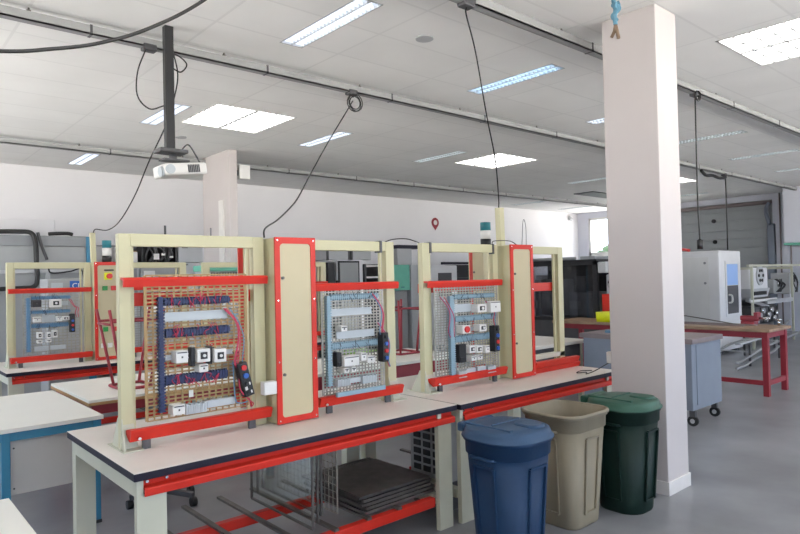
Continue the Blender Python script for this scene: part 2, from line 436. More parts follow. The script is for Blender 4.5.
# projector
t = thing('projector_pole', 'black square pole holding the projector below the ceiling', 'projector mount', (1.9, 4.85, CZ))
B(1.868, 1.935, 4.82, 4.88, 2.68, CZ, bev=.004).build('pole', 'black', t)
B(1.80, 2.02, 4.77, 4.93, 2.655, 2.685, bev=.008).build('mounting_plate', 'dgrey', t)
MB().cyl((1.93, 4.86, 2.60), (1.93, 4.86, 2.66), .03).box(1.84, 2.04, 4.80, 4.92, 2.598, 2.61).build('bracket', 'dgrey', t)
t = thing('projector', 'white ceiling projector hanging from the black pole', 'projector', (1.98, 4.87, 2.45))
rz = Matrix.Rotation(math.radians(7), 3, 'Y')
def tilt(mb):
    for v in mb.bm.verts: v.co = Vector((1.98, 4.87, 2.53)) + rz.inverted() @ (v.co - Vector((1.98, 4.87, 2.53)))
    return mb
tilt(B(1.82, 2.16, 4.74, 5.0, 2.485, 2.578, bev=.018)).build('housing', 'white', t)
tilt(MB().cyl((1.86, 4.73, 2.53), (1.86, 4.76, 2.53), .036, 20).cyl((1.80, 4.80, 2.52), (1.83, 4.8, 2.52), .04, 20)).build('lens', 'paleg', t)
gm = MB()
for k in range(7): gm.box(2.00 + k * .014, 2.008 + k * .014, 4.732, 4.745, 2.50, 2.56)
tilt(gm).build('vent_grille', 'dgrey', t)
cable([(1.98, 4.83, 2.68), (2.02, 4.8, 2.73), (2.06, 4.8, 2.70), (2.12, 4.82, 2.62), (2.17, 4.87, 2.60), (2.19, 4.87, 2.56)], .006, 'signal_cable', 'short grey and black cable curling behind the projector', m='dgrey')
# speaker on the far pillar
t = thing('wall_speaker', 'small white box speaker bracketed to the distant pillar', 'speaker', (4.8, 8.9, 3.2))
B(4.54, 4.72, 8.84, 8.98, 3.22, 3.44, bev=.01).build('housing', 'white', t)
B(4.491, 4.539, 8.88, 8.93, 3.27, 3.36).build('bracket', 'dgrey', t)
tag(B(4.335, 4.358, 9.0, 9.16, 0, 2.9, bev=.004).build('pillar_strip', 'base'), 'pale vertical strip on the distant pillar', 'trunking')  # pale upright strip on the left face of the far pillar
# strap tied at the pillar top
t = thing('hanging_strap', 'knotted blue strap with two brown rope ends hanging before the pillar top', 'strap', (4.1, 2.3, 3.3))
m = MB()
m.tube(curve_pts([(4.1, 2.31, CZ), (4.1, 2.31, 3.57), (4.105, 2.30, 3.52), (4.1, 2.305, 3.46), (4.1, 2.30, 3.40)]), .016, 8)
m.tube(coil(4.1, 2.30, 3.555, .022, 2), .012, 8)
m.tube(curve_pts([(4.1, 2.32, 3.55), (4.1, 2.27, 3.51), (4.1, 2.32, 3.47), (4.1, 2.29, 3.43)]), .016, 8)
m.build('strap', 'rag', t)
MB().tube([(4.1, 2.30, 3.41), (4.1, 2.31, 3.36), (4.1, 2.335, 3.32)], .012, 8).tube([(4.1, 2.30, 3.40), (4.1, 2.29, 3.35), (4.1, 2.28, 3.30)], .013, 8).build('rope_end', 'tan', t)

# ------------------------------------------------------------------ workbenches
def workbench(x0, x1, y0, y1, z, label, group, lower=True, parentname='workbench'):
    t = thing(parentname, label, 'workbench', ((x0 + x1) / 2, (y0 + y1) / 2, 0), group)
    B(x0, x1, y0, y1, z - .003, z, bev=.001).build('worktop', 'top', t)
    B(x0, x1, y0, y1, z - .038, z - .0035, bev=.003).build('edge_band', 'edge', t)
    for xa in (x0 + .02, x1 - .15):
        for (ya, yb) in ((y0 + .03, y0 + .065), (y1 - .10, y1 - .03)):
            m = MB(); lw = .135 if ya < y0 + .1 else .105
            m.box(xa, xa + .12, ya, yb, 0, z - .12) if xa > x0 + .1 else m.box(xa, xa + .03, ya, yb, 0, z - .12).box(xa + .03, xa + lw, ya, ya + .004, 0, z - .12).box(xa + .03, xa + lw, yb - .004, yb, 0, z - .12)
            m.build('leg', 'creamleg', t)
        B(xa, xa + .03, y0 + .03, y1 - .03, z - .12, z - .038).build('end_rail', 'creamleg', t)
        B(xa, xa + .05, y0 + .08, y1 - .10, .16, .22).build('foot_rail', 'creamleg', t)
    fb = MB().prism([(y0 + .045, z - .038), (y0 + .048, z - .072), (y0 + .014, z - .080), (y0 + .010, z - .086), (y0 + .012, z - .116), (y0 + .016, z - .116), (y0 + .020, z - .088), (y0 + .056, z - .078), (y0 + .056, z - .038)], 'x', x0 + .05, x1 - .01)
    fb.build('front_beam', 'red', t)
    B(x0 + .05, x1 - .05, y1 - .03, y1 - .012, z - .115, z - .038, bev=.003).build('rear_beam', 'red', t)
    b = MB()
    for k in range(2): b.cyl((x0 + .07 + k * .09, y0 + .036, z - .056), (x0 + .07 + k * .09, y0 + .047, z - .056), .007, 8)
    b.build('bolt', 'chrome', t)
    if lower:
        for ya in (y0 + .06, y1 - .50):
            B(x0 + .16, x1 - .16, ya, ya + .05, .15, .21, bev=.004).build('lower_beam', 'red', t)
        s = MB(); x = x0 + .4
        while x < x1 - .3:
            s.box(x, x + .03, y0 + .06, y1 - .07, .21, .225); x += .24
        s.build('shelf_slat', 'dsteel', t)
    for xa in (x0 + .4, x0 + .66, x0 + 1.55):
        B(xa, xa + .25, y0 + .35, y1 - .25, z - .15, z - .038).build('cross_member', 'red', t)
    return t
G1 = 'long workbenches of the near row'; G2 = 'long workbenches of the rear row'
workbench(.96, 3.04, 2.92, 4.06, .80, 'nearest long cream workbench with black edge and red beam, its end corner at lower left', G1)
workbench(3.055, 5.06, 2.90, 4.06, .80, 'second long workbench with black edge, running behind the bins to the pillar', G1)
workbench(1.17, 3.25, 7.18, 8.32, .80, 'rear row workbench at far left, red beam, under the smaller test rig', G2)
workbench(3.265, 5.27, 7.18, 8.32, .80, 'rear row workbench seen behind the first rig through its wire grid', G2)

# ------------------------------------------------------------------ test rigs
def cabinet(t, x0, x1, y0, y1, z0, z1, buttons=False, name='cabinet'):
    c = B(x0 + .004, x1 - .004, y0 + .012, y1, z0, z1 - .004, bev=.003).build(name, 'cream', t)
    fr = MB(); w_ = .042
    n = 5; xi0, xi1, zi0, zi1 = x0 + w_ * .8, x1 - w_ * .8, z0 + .035, z1 - .038
    outer = []; inner = []
    for sx, sz, a0 in ((1, 1, 0), (-1, 1, PI / 2), (-1, -1, PI), (1, -1, 1.5 * PI)):
        for k in range(n + 1):
            a = a0 + PI / 2 * k / n
            cx, cz = (xi1 if sx > 0 else xi0), (zi1 if sz > 0 else zi0)
            inner.append((cx - sx * .022 + .022 * math.cos(a), cz - sz * .022 + .022 * math.sin(a)))
            ox, oz = (x1 if sx > 0 else x0), (z1 if sz > 0 else z0)
            outer.append((ox - sx * .004 + .004 * math.cos(a), oz - sz * .004 + .004 * math.sin(a)))
    def ring(P, y): return [fr.bm.verts.new((p[0], y, p[1])) for p in P]
    oa, ob, ia, ib = ring(outer, y0), ring(outer, y0 + .012), ring(inner, y0), ring(inner, y0 + .008)
    L_ = len(oa)
    for k in range(L_):
        q = (k + 1) % L_
        fr.bm.faces.new((oa[k], oa[q], ia[q], ia[k])); fr.bm.faces.new((oa[k], oa[q], ob[q], ob[k])); fr.bm.faces.new((ia[k], ia[q], ib[q], ib[k]))
    fo = fr.build('door_frame', 'red', c)
    B(x0 + .02, x1 - .02, y0 + .006, y0 + .0115, z0 + .03, z1 - .03).build('door_panel', 'creamdoor', c)
    if not buttons:
        k = MB()
        for z in (z0 + (z1 - z0) * .78, z0 + (z1 - z0) * .26): k.cyl((xi0 + .018, y0 - .004, z), (xi0 + .018, y0 + .008, z), .009, 12)
        k.build('lock', 'dsteel', c)
    else:
        zz = z1 - .16
        B((x0 + x1) / 2 - .05, (x0 + x1) / 2 + .05, y0 - .004, y0 + .008, z1 - .10, z1 - .085).build('name_plate', 'black', c)
        B((x0 + x1) / 2 - .05, (x0 + x1) / 2 + .03, y0 - .004, y0 + .008, zz - .04, zz + .04).build('switch_plate', 'yellow', c)
        MB().cyl(((x0 + x1) / 2, y0 - .03, zz), ((x0 + x1) / 2, y0, zz), .03, 16).build('main_switch', 'pred', c)
        for dz in (.32, .78):
            B((x0 + x1) / 2 - .07, (x0 + x1) / 2 - .02, y0 - .012, y0 + .008, z1 - dz, z1 - dz + .05).build('start_button', 'pgreen', c)
            B((x0 + x1) / 2 + .02, (x0 + x1) / 2 + .07, y0 - .012, y0 + .008, z1 - dz, z1 - dz + .05).build('stop_button', 'pred', c)
        for dx in (-.07, 0, .07):
            B((x0 + x1) / 2 + dx - .025, (x0 + x1) / 2 + dx + .025, y0 - .01, y0 + .008, z1 - .96, z1 - .91, bev=.004).build('socket_outlet', 'white', c)
    b = MB()
    for z in (z0 + .018, z0 + (z1 - z0) * .33, z0 + (z1 - z0) * .66, z1 - .018):
        for x in (x0 + .016, x1 - .016): b.cyl((x, y0 - .003, z), (x, y0 + .002, z), .005, 8)
    b.build('screw', 'chrome', c)
    return c

def bay(t, xa, xb, Y, zt, wl=.085, wr=.085, footl=True, footr=False, rails=True, zrail=1.66):
    """open frame: two posts, a top beam, an upper and a lower red rail"""
    for x0, x1 in ((xa, xa + wl), (xb - wr, xb)):
        B(x0, x1, Y, Y + .05, .8, zt - .001, bev=.003).build('post', 'cream', t)
    B(xa + wl, xb - wr, Y, Y + .05, zt - .066, zt, bev=.003).build('top_beam', 'cream', t)
    # inner adjustment channel beside each post
    B(xa + wl, xa + wl + .02, Y + .02, Y + .04, .8, zt - .066).build('channel', 'cream', t)
    B(xb - wr - .04, xb - wr - .025, Y + .02, Y + .04, .8, zt - .066).build('channel', 'cream', t)
    for f, x0, x1 in ((footl, xa, xa + wl), (footr, xb - wr, xb)):
        if f:
            B(x0 - .012, x1 + .03, Y - .07, Y + .19, .8, .806).build('foot_plate', 'creamleg', t)
            MB().prism([(Y - .055, .806), (Y + .15, .806), (Y + .06, .96), (Y - .001, .96)], 'x', x0 + .001, x0 + .006).prism([(x0 - .01, .806), (x1 + .022, .806), (x1 - .0, .93), (x0 + .0, .93)], 'y', Y - .006, Y - .001).build('gusset', 'creamleg', t)
    if rails:
        # upper rail: an angle with a sloped front lip
        MB().prism([(Y - .045, zrail - .028), (Y - .052, zrail + .008), (Y - .045, zrail + .020), (Y - .001, zrail + .022), (Y - .001, zrail + .010), (Y - .040, zrail + .006), (Y - .036, zrail - .028)], 'x', xa + .006, xb - .004).build('upper_rail', 'red', t)
        MB().prism([(Y - .07, .852), (Y - .09, .905), (Y - .08, .912), (Y - .045, .912), (Y - .001, .90), (Y - .001, .885), (Y - .06, .85)], 'x', xa + .02, xb - .01).build('lower_rail', 'red', t)
        b = MB(); b.cyl((xa + .06, Y - .098, .868), (xa + .06, Y - .07, .868), .008, 8)
        b.build('rail_bolt', 'chrome', t)
        for x in (xa + .09, xb - .14): B(x, x + .04, Y - .05, Y - .03, .8, .852).build('rail_support', 'dgrey', t)

def rear_rail(t, xa, xb, Y, z=1.565, h=.07):
    B(xa, xb, Y, Y + .03, z - h / 2, z + h / 2, bev=.004).build('rear_rail', 'red', t)
    B(xa + .3, xb, Y, Y + .03, .83, .88, bev=.004).build('rear_rail', 'red', t)

ZT = 1.91
RG = 'steel electrical test rigs standing on the workbenches'
# rig one
r1 = thing('test_rig', 'cream and red test rig at front left, two grid bays with a cabinet between', 'test rig', (1.9, 3.5, .8), RG)
bay(r1, 1.048, 1.878, 3.37, ZT, wl=.06, wr=.07)
cabinet(r1, 1.89, 2.172, 3.26, 3.56, .806, 1.905)
bay(r1, 2.19, 2.905, 3.37, ZT - .008, wl=.04, wr=.075, footl=False, footr=True, zrail=1.603)
rear_rail(r1, 1.07, 1.872, 3.421)
cabinet(r1, 1.972, 2.25, 3.88, 3.905, .806, 1.92, name='rear_cabinet')
B(1.80, 1.882, 3.25, 3.30, .99, 1.065, bev=.004).build('switch_box', 'white', r1)
MB().box(1.55, 1.556, 3.38, 3.386, ZT, ZT + .045).cyl((1.30, 3.4, ZT), (1.30, 3.4, ZT + .05), .006).build('pin', 'dgrey', r1)
# rig two
r2 = thing('test_rig', 'cream and red test rig right of centre, with cream mast and one empty bay', 'test rig', (4.0, 3.5, .8), RG)
bay(r2, 3.18, 4.03, 3.37, ZT - .008, wl=.08, wr=.06, footl=True, zrail=1.597)
cabinet(r2, 4.064, 4.36, 3.26, 3.56, .806, 1.90)
bay(r2, 4.37, 4.95, 3.37, ZT - .015, wl=.02, wr=.075, footl=False, rails=False)
MB().prism([(3.28, .852), (3.26, .90), (3.30, .905), (3.369, .885), (3.369, .87), (3.31, .85)], 'x', 4.38, 5.02).prism([(3.30, .803), (3.28, .845), (3.30, .85), (3.369, .83), (3.369, .803)], 'x', 4.38, 5.06).build('lower_rail', 'red', r2)
B(4.40, 4.872, 3.42, 3.46, 1.50, 1.575, bev=.004).build('rear_rail', 'red', r2)
B(4.39, 4.95, 3.37, 3.42, .905, .945).build('sill_beam', 'creamleg', r2)
rear_rail(r2, 3.2, 4.02, 3.421)
cabinet(r2, 4.255, 4.62, 3.88, 3.905, .806, 1.93, name='rear_cabinet')
MB().bar((4.345, 3.6, 2.245), (4.385, 3.6, .82), .055).build('mast', 'cream', r2)
def beacon(t, x, y, z, r=.05, h=.22):
    c = MB().cyl((x, y, z), (x, y, z + h * .30), r, 20).build('beacon_base', 'black', t)
    MB().cyl((x, y, z + h * .30), (x, y, z + h * .66), r * .96, 20).build('beacon_lens', 'white', t, label='clear white beacon segment')
    MB().cyl((x, y, z + h * .66), (x, y, z + h), r, 20).build('beacon_cap', 'dteal', t)
B(4.45, 4.65, 3.905, 4.03, 1.88, 1.929).build('beacon_shelf', 'cream', r2)
beacon(r2, 4.575, 3.965, 1.93, .05, .225)
MB().tube(curve_pts([(4.0, 3.40, 1.905), (4.05, 3.42, 1.935), (4.25, 3.42, 1.94), (4.33, 3.4, 1.905)]), .004, 6).build('link_wire', 'rubber', r2)
MB().tube(curve_pts([(4.33, 3.35, 1.90), (4.35, 3.35, 2.09), (4.37, 3.35, 2.12), (4.39, 3.35, 2.05), (4.39, 3.35, 1.90)]), .0028, 6).build('antenna_loop', 'dgrey', r2)
tag(MB().tube(curve_pts([(2.85, 3.40, 1.903), (2.95, 3.42, 1.925), (3.08, 3.42, 1.93), (3.18, 3.4, 1.903)]), .004, 6).build('link_wire', 'rubber'), 'thin black wire bridging the tops of the two near rigs', 'wire')
# caps on the beams
for r, x in ((r1, 2.775), (r2, 3.252), (r2, 3.965)):
    B(x, x + .018, 3.362, 3.425, ZT - .085, ZT - .003).build('beam_strap', 'dgrey', r)
# rear row rigs
r3 = thing('test_rig', 'rear row test rig at far left, with a cabinet of push buttons and socket outlets', 'test rig', (2.2, 7.7, .8), RG)
bay(r3, 1.25, 2.06, 7.6, ZT - .012, wl=.06, wr=.065, zrail=1.60)
cabinet(r3, 2.072, 2.38, 7.5, 7.8, .806, 1.90, buttons=True)
bay(r3, 2.40, 3.16, 7.6, ZT - .012, wl=.04, footl=False, footr=True, zrail=1.60)
MB().bar((2.10, 7.66, 2.235), (2.11, 7.66, 1.9), .05).build('mast', 'cream', r3)
beacon(r3, 2.25, 7.65, 1.90, .05, .25)
MB().box(2.14, 2.40, 7.64, 7.66, 2.08, 2.095).build('beacon_arm', 'dgrey', r3)
r4 = thing('test_rig', 'rear row test rig partly hidden behind the first rig and its cabinet', 'test rig', (4.3, 7.7, .8), RG)
bay(r4, 3.37, 4.32, 7.6, ZT - .012, zrail=1.60)
cabinet(r4, 4.34, 4.64, 7.5, 7.8, .806, 1.90, buttons=True)
bay(r4, 4.65, 5.24, 7.6, ZT - .012, wl=.04, footl=False, footr=True, zrail=1.60)

# ------------------------------------------------------------------ mounting panels
def panel(label, Y, x0, x1, z0, z1, gm, duct, items, box, boxtilt, wires, group='wire mounting panels in the rigs', cell=(.037, .0195), hook=None):
    t = thing('mounting_panel', label, 'mounting panel', ((x0 + x1) / 2, Y, z0), group)
    g = MB(); n = int((x1 - x0) / cell[0])
    for k in range(n + 1):
        x = x0 + (x1 - x0) * k / n; wdt = .008 if k in (0, n) else .0045
        g.box(x - wdt, x + wdt, Y - .002, Y + .002, z0, z1)
    n = int((z1 - z0) / cell[1])
    for k in range(n + 1):
        z = z0 + (z1 - z0) * k / n
        g.box(x0, x1, Y - .0035, Y - .002, z - .004, z + .004)
    g.build('wire_grid', gm, t)
    for it in items:
        k, a, b, c, d = it
        if k == 'duct':
            vert = (d - c) > (b - a)
            m = B(a + .005, b - .005, Y - .032, Y - .004, c, d) if vert else B(a, b, Y - .032, Y - .004, c + .007, d - .007)
            L_ = (d - c) if vert else (b - a); q = int(L_ / .016)
            for i in range(q):
                s0 = i * L_ / q
                if vert: m.box(a - .002, b + .002, Y - .035, Y - .006, c + s0, c + s0 + .008)
                else: m.box(a + s0, a + s0 + .008, Y - .035, Y - .006, c - .002, d + .002)
            m.build('cable_duct', duct, t)
        elif k == 'rail':
            zc = (c + d) / 2
            MB().box(a, b, Y - .010, Y - .004, c, d).box(a, b, Y - .018, Y - .010, c, c + .006).box(a, b, Y - .018, Y - .010, d - .006, d).build('din_rail', 'paleg' if d - c > .035 else 'steel', t)
        elif k in ('dev', 'devd', 'devr', 'devk'):
            h = B(a, b, Y - .075, Y - .004, c, d, bev=.004).build('relay', 'black' if k == 'devk' else 'white', t)
            zc, xc = (c + d) / 2, (a + b) / 2; hw, hz = (b - a) * .26, (d - c) * .26
            if k == 'devd':
                B(xc - hw, xc + hw, Y - .080, Y - .072, zc - hz, zc + hz, bev=.002).build('dial', 'black', h)
                MB().cyl((xc, Y - .086, zc), (xc, Y - .078, zc), hw * .45, 12).build('knob', 'white', h)
            elif k == 'devr':
                MB().cyl((xc, Y - .088, zc), (xc, Y - .072, zc), hw * 1.1, 16).build('knob', 'pred', h)
            else:
                MB().box(a + .006, b - .006, Y - .078, Y - .074, d - .012, d - .006).box(xc - .004, xc + .004, Y - .078, Y - .074, zc - .006, zc + .004).build('terminal', 'dgrey', h)
        elif k == 'dark':
            m = B(a, b, Y - .05, Y - .004, c, d, bev=.003)
            m.box(a + .01, b - .01, Y - .056, Y - .05, c + (d - c) * .1, c + (d - c) * .3).build('contactor_base', 'black', t)
        elif k == 'term':
            m = MB(); q = max(3, int((b - a) / .012))
            for i in range(q): m.box(a + (b - a) * i / q, a + (b - a) * (i + .8) / q, Y - .05, Y - .004, c, d - (.006 if i % 2 else 0))
            m.build('terminal_block', 'paleg', t)
        elif k == 'white':
            B(a, b, Y - .035, Y - .004, c, d, bev=.002).build('duct_cover', 'paleg', t)
        elif k == 'tag':
            B(a, b, Y - .009, Y - .004, c, d).build('label_tag', 'white', t)
    # push button box on the grid
    bx0, bx1, bz0, bz1 = box; cx, cz = (bx0 + bx1) / 2, (bz0 + bz1) / 2
    R_ = Matrix.Rotation(math.radians(boxtilt), 3, 'Y'); cc = Vector((cx, Y - .06, cz))
    def rt(mb):
        for v in mb.bm.verts: v.co = cc + R_ @ (v.co - cc)
        return mb
    c = rt(B(bx0, bx1, Y - .09, Y - .03, bz0, bz1, bev=.006)).build('button_box', 'black', t)
    H = bz1 - bz0
    for i, mm in enumerate(('pred', 'pblue', 'black', 'black') if duct == 'navy' else ('black', 'pblue', 'pred', 'pblue')):
        zz = bz1 - H * (.14 + .24 * i)
        rt(MB().cyl((cx, Y - .102, zz), (cx, Y - .088, zz), (bx1 - bx0) * .25, 14)).build('push_button', mm, c)
    if duct == 'navy':
        rt(MB().box(cx + .005, cx + .012, Y - .104, Y - .101, bz0 + H * .34, bz0 + H * .42).box(cx + .005, cx + .012, Y - .104, Y - .101, bz0 + H * .10, bz0 + H * .18).box(cx - .02, cx - .005, Y - .0925, Y - .0895, bz0 + H * .20, bz0 + H * .30)).build('legend_plate', 'white', c)
    for i, wp in enumerate(wires):
        MB().tube(curve_pts(wp, 6), .0035, 6).build('wire', 'pink' if i % 3 != 2 else 'midblue', t)
    # internal wiring strewn over the ducts
    w_ = MB(); rng = random.Random(int(x0 * 100))
    dd = [i for i in items if i[0] == 'duct' and (i[2] - i[1]) > (i[4] - i[3])]
    for k, a, b, cz0, d in dd:
        for _ in range(16 if duct == 'navy' else 7):
            xx = rng.uniform(a + .03, b - .05); z_ = rng.uniform(cz0, d)
            w_.tube(curve_pts([(xx, Y - .036, z_), (xx + rng.uniform(-.02, .02), Y - .046, z_ + rng.choice((-.02, .02))), (xx + rng.uniform(-.03, .03), Y - .04, z_ + rng.choice((-.03, .03)))], 4), .0022 if duct == 'navy' else .0014, 5)
    w_.build('panel_wiring', 'pink' if duct == 'navy' else 'black', t, kind='stuff')
    return t

IA = [('duct', 1.22, 1.251, 0.975, 1.576), ('duct', 1.256, 1.624, 1.531, 1.569), ('duct', 1.259, 1.621, 1.362, 1.405), ('duct', 1.255, 1.604, 1.113, 1.162), ('rail', 1.26, 1.616, 1.444, 1.493), ('rail', 1.262, 1.642, 1.241, 1.268), ('dev', 1.294, 1.359, 1.226, 1.29), ('devd', 1.409, 1.482, 1.219, 1.29), ('devd', 1.506, 1.576, 1.209, 1.281), ('dev', 1.419, 1.47, 1.165, 1.208), ('dark', 1.385, 1.408, 1.20, 1.30), ('dark', 1.484, 1.505, 1.20, 1.30), ('dev', 1.273, 1.338, 0.958, 1.011), ('term', 1.354, 1.471, 0.947, 1.001), ('white', 1.478, 1.643, 0.962, 1.001), ('tag', 1.388, 1.411, 1.03, 1.067)]
IB = [('duct', 2.278, 2.312, 0.973, 1.543), ('duct', 2.314, 2.702, 1.516, 1.549), ('duct', 2.314, 2.693, 1.202, 1.241), ('rail', 2.321, 2.656, 1.412, 1.458), ('rail', 2.365, 2.677, 1.262, 1.311), ('dev', 2.356, 2.404, 1.315, 1.350), ('dark', 2.337, 2.374, 1.092, 1.182), ('dev', 2.376, 2.496, 1.090, 1.155), ('dev', 2.513, 2.555, 1.113, 1.165), ('dev', 2.562, 2.63, 1.093, 1.139), ('dev', 2.374, 2.414, 1.05, 1.082), ('dev', 2.43, 2.47, 1.05, 1.082), ('term', 2.341, 2.444, 0.966, 1.011), ('white', 2.452, 2.534, 0.973, 1.005), ('term', 2.542, 2.661, 0.959, 1.012)]
IC = [('duct', 3.387, 3.436, 0.888, 1.502), ('duct', 3.44, 3.902, 1.478, 1.51), ('duct', 3.446, 3.907, 1.307, 1.345), ('duct', 3.441, 3.889, 1.152, 1.198), ('rail', 3.44, 3.645, 1.375, 1.436), ('devd', 3.649, 3.754, 1.367, 1.43), ('dev', 3.802, 3.923, 1.359, 1.446), ('devr', 3.476, 3.562, 1.217, 1.277), ('devd', 3.667, 3.748, 1.22, 1.273), ('rail', 3.565, 3.665, 1.225, 1.256), ('dark', 3.459, 3.536, 0.998, 1.135), ('devd', 3.548, 3.615, 1.066, 1.12), ('devd', 3.627, 3.696, 1.059, 1.113), ('dev', 3.73, 3.778, 1.05, 1.105), ('dev', 3.568, 3.624, 1.003, 1.041), ('dev', 3.636, 3.693, 1.004, 1.043), ('term', 3.453, 3.541, 0.884, 0.937), ('white', 3.553, 3.654, 0.887, 0.941), ('white', 3.678, 3.771, 0.888, 0.943), ('term', 3.784, 3.88, 0.884, 0.939)]
ID = [('duct', 1.414, 1.45, 0.958, 1.524), ('duct', 1.463, 1.837, 1.505, 1.537), ('duct', 1.461, 1.835, 1.355, 1.387), ('duct', 1.46, 1.813, 1.206, 1.249), ('devk', 1.462, 1.546, 1.426, 1.5), ('devd', 1.631, 1.738, 1.417, 1.503), ('rail', 1.74, 1.816, 1.435, 1.478), ('dev', 1.469, 1.544, 1.267, 1.32), ('dev', 1.69, 1.742, 1.265, 1.318), ('devd', 1.745, 1.814, 1.272, 1.315), ('devd', 1.505, 1.552, 1.097, 1.16), ('devd', 1.589, 1.637, 1.09, 1.154), ('devd', 1.647, 1.695, 1.096, 1.171), ('dev', 1.504, 1.551, 1.044, 1.076), ('dev', 1.589, 1.636, 1.048, 1.079), ('white', 1.484, 1.616, 0.958, 1.01), ('white', 1.635, 1.781, 0.964, 1.007), ('rail', 1.563, 1.687, 1.26, 1.335)]
def wiresfor(x, Y, zt, zb, n, dx=.03):
    out = []
    for i in range(n):
        a = random.uniform(-dx, dx)
        out.append([(x - .05 + a, Y - .03, zt), (x + a * .5, Y - .05, zt - .08), (x + .02 + a, Y - .06, (zt + zb) / 2), (x + a * 1.4, Y - .07, zb + .05), (x + .02 + a, Y - .06, zb)])
    return out
YP = 3.335
panel('brown wire grid panel with navy blue ducts and a tilted black push button box', YP, 1.165, 1.735, .935, 1.69, 'rust', 'navy', IA, (1.655, 1.715, 1.00, 1.195), -14,
      wiresfor(1.66, YP, 1.50, 1.15, 4) + [[(1.66, YP - .06, 1.15), (1.655, YP - .07, 1.05), (1.70, YP - .08, .985), (1.735, YP - .07, .955), (1.72, YP - .07, .94), (1.71, YP - .07, .99)], [(1.63, YP - .04, 1.2), (1.635, YP - .05, 1.0), (1.66, YP - .05, .965), (1.70, YP - .07, .97)]])
panel('grey wire grid panel with light blue ducts, hung right of the first red cabinet', YP, 2.262, 2.76, .915, 1.585, 'gridgrey', 'ltblue', IB, (2.685, 2.735, 1.09, 1.285), 0,
      wiresfor(2.70, YP, 1.55, 1.25, 4, .02) + wiresfor(2.75, YP, 1.35, 1.05, 2, .01), cell=(.026, .0195))
tag(B(2.294, 2.684, YP - .11, YP - .085, .912, .940, bev=.003).build('duct_cover', 'ltblue'), 'loose pale blue duct cover lying on the lower red rail of the first rig', 'duct cover')
panel('grey wire grid panel with red knob, hung in the second rig beside its mast', YP, 3.26, 3.965, .915, 1.58, 'gridgrey', 'ltblue', IC, (3.825, 3.885, 1.05, 1.255), 0,
      wiresfor(3.86, YP, 1.45, 1.25, 3, .02) + wiresfor(3.36, YP, 1.5, 1.2, 3, .03), cell=(.03, .0195))
panel('far wire grid panel with mid blue ducts, in the rear row rig at left', 7.565, 1.39, 1.93, .92, 1.57, 'gridgrey', 'midblue', ID, (1.815, 1.865, 1.14, 1.34), 0,
      wiresfor(1.86, 7.565, 1.5, 1.3, 2), cell=(.04, .03))
def plain_panel(label, Y, x0, x1, z0, z1):
    t = thing('mounting_panel', label, 'mounting panel', ((x0 + x1) / 2, Y, z0), 'wire mounting panels in the rigs')
    g = MB()
    for k in range(15): x = x0 + (x1 - x0) * k / 14; g.box(x - .003, x + .003, Y - .002, Y + .002, z0, z1)
    for k in range(24): z = z0 + (z1 - z0) * k / 23; g.box(x0, x1, Y - .0035, Y - .002, z - .003, z + .003)
    g.build('wire_grid', 'gridgrey', t)
    for z in (1.45, 1.2): B(x0 + .06, x1 - .06, Y - .04, Y - .004, z, z + .04).build('cable_duct', 'ltblue', t)
    for k in range(4): B(x0 + .1 + k * .1, x0 + .16 + k * .1, Y - .06, Y - .004, 1.31, 1.38, bev=.003).build('relay', 'white', t)
plain_panel('far wire grid panel behind the first rig, right of the button cabinet', 7.565, 2.52, 3.05, .93, 1.57)
plain_panel('far wire grid panel behind the first rig, in the hidden rear rig', 7.565, 3.5, 4.2, .93, 1.57)

# ------------------------------------------------------------------ stored grids under the near bench
def flatgrid(label, quad_origin, ux, uy, nx, ny, mtl, r=.004, cat='wire panel', group='spare wire panels under the bench', sheet=None):
    o = Vector(quad_origin); ux = Vector(ux); uy = Vector(uy); m = MB()
    for k in range(nx + 1): a = o + ux * k / nx; m.bar(a, a + uy, r * (2 if k in (0, nx) else 1))
    for k in range(ny + 1): a = o + uy * k / ny; m.bar(a, a + ux, r * (2 if k in (0, ny) else 1))
    return tag(m.build('spare_wire_panel', mtl), label, cat, group)
for k in range(5):
    flatgrid('dark wire panel lying flat in the pile on the lower shelf, layer %s' % ('at the bottom', 'second from bottom', 'in the middle', 'second from top', 'on top')[k],
             (2.34 + .02 * (k % 2), 3.03 + .015 * k, .238 + .018 * k), (.58, .01, 0), (-.01, .62, 0), 24, 26, 'dsteel', .008)
tag(B(2.32, 2.90, 3.05, 3.62, .326, .333).build('dark_board', 'dsteel'), 'dark scuffed board on top of the flat wire panels', 'board')
for k, (x, y, lab) in enumerate(((1.98, 3.05, 'nearest'), (2.06, 3.12, 'second'), (2.14, 3.2, 'third'))):
    m = MB()
    for a, b in (((x, y, .235), (x, y + .72, .235)), ((x, y, .66), (x, y + .72, .66)), ((x, y, .235), (x, y, .66)), ((x, y + .72, .235), (x, y + .72, .66))): m.bar(a, b, .012)
    tt = thing('clear_panel_frame', 'upright framed clear sheet under the first workbench, %s of three from the left' % lab, 'panel frame', (x, y + .36, .235), 'upright panels stored under the bench')
    m.build('frame', 'dsteel', tt); B(x - .002, x + .002, y + .006, y + .714, .241, .654).build('sheet', 'tglass', tt)
flatgrid('upright wire panel stored behind the clear sheets', (2.22, 3.15, .235), (0, .7, 0), (0, 0, .42), 16, 10, 'gridgrey', .004)
t = thing('slotted_crate', 'grey slotted component crate standing on the lower shelf end, left of the blue bin', 'crate', (3.2, 3.35, .0))
MB().box(3.14, 3.39, 3.14, 3.145, .20, .62).box(3.14, 3.145, 3.145, 3.5, .20, .62).box(3.385, 3.39, 3.145, 3.5, .20, .62).box(3.145, 3.385, 3.145, 3.5, .20, .208).build('shell', 'mgrey', t)
B(3.15, 3.38, 3.15, 3.49, 0, .199).build('stand', 'dgrey', t)
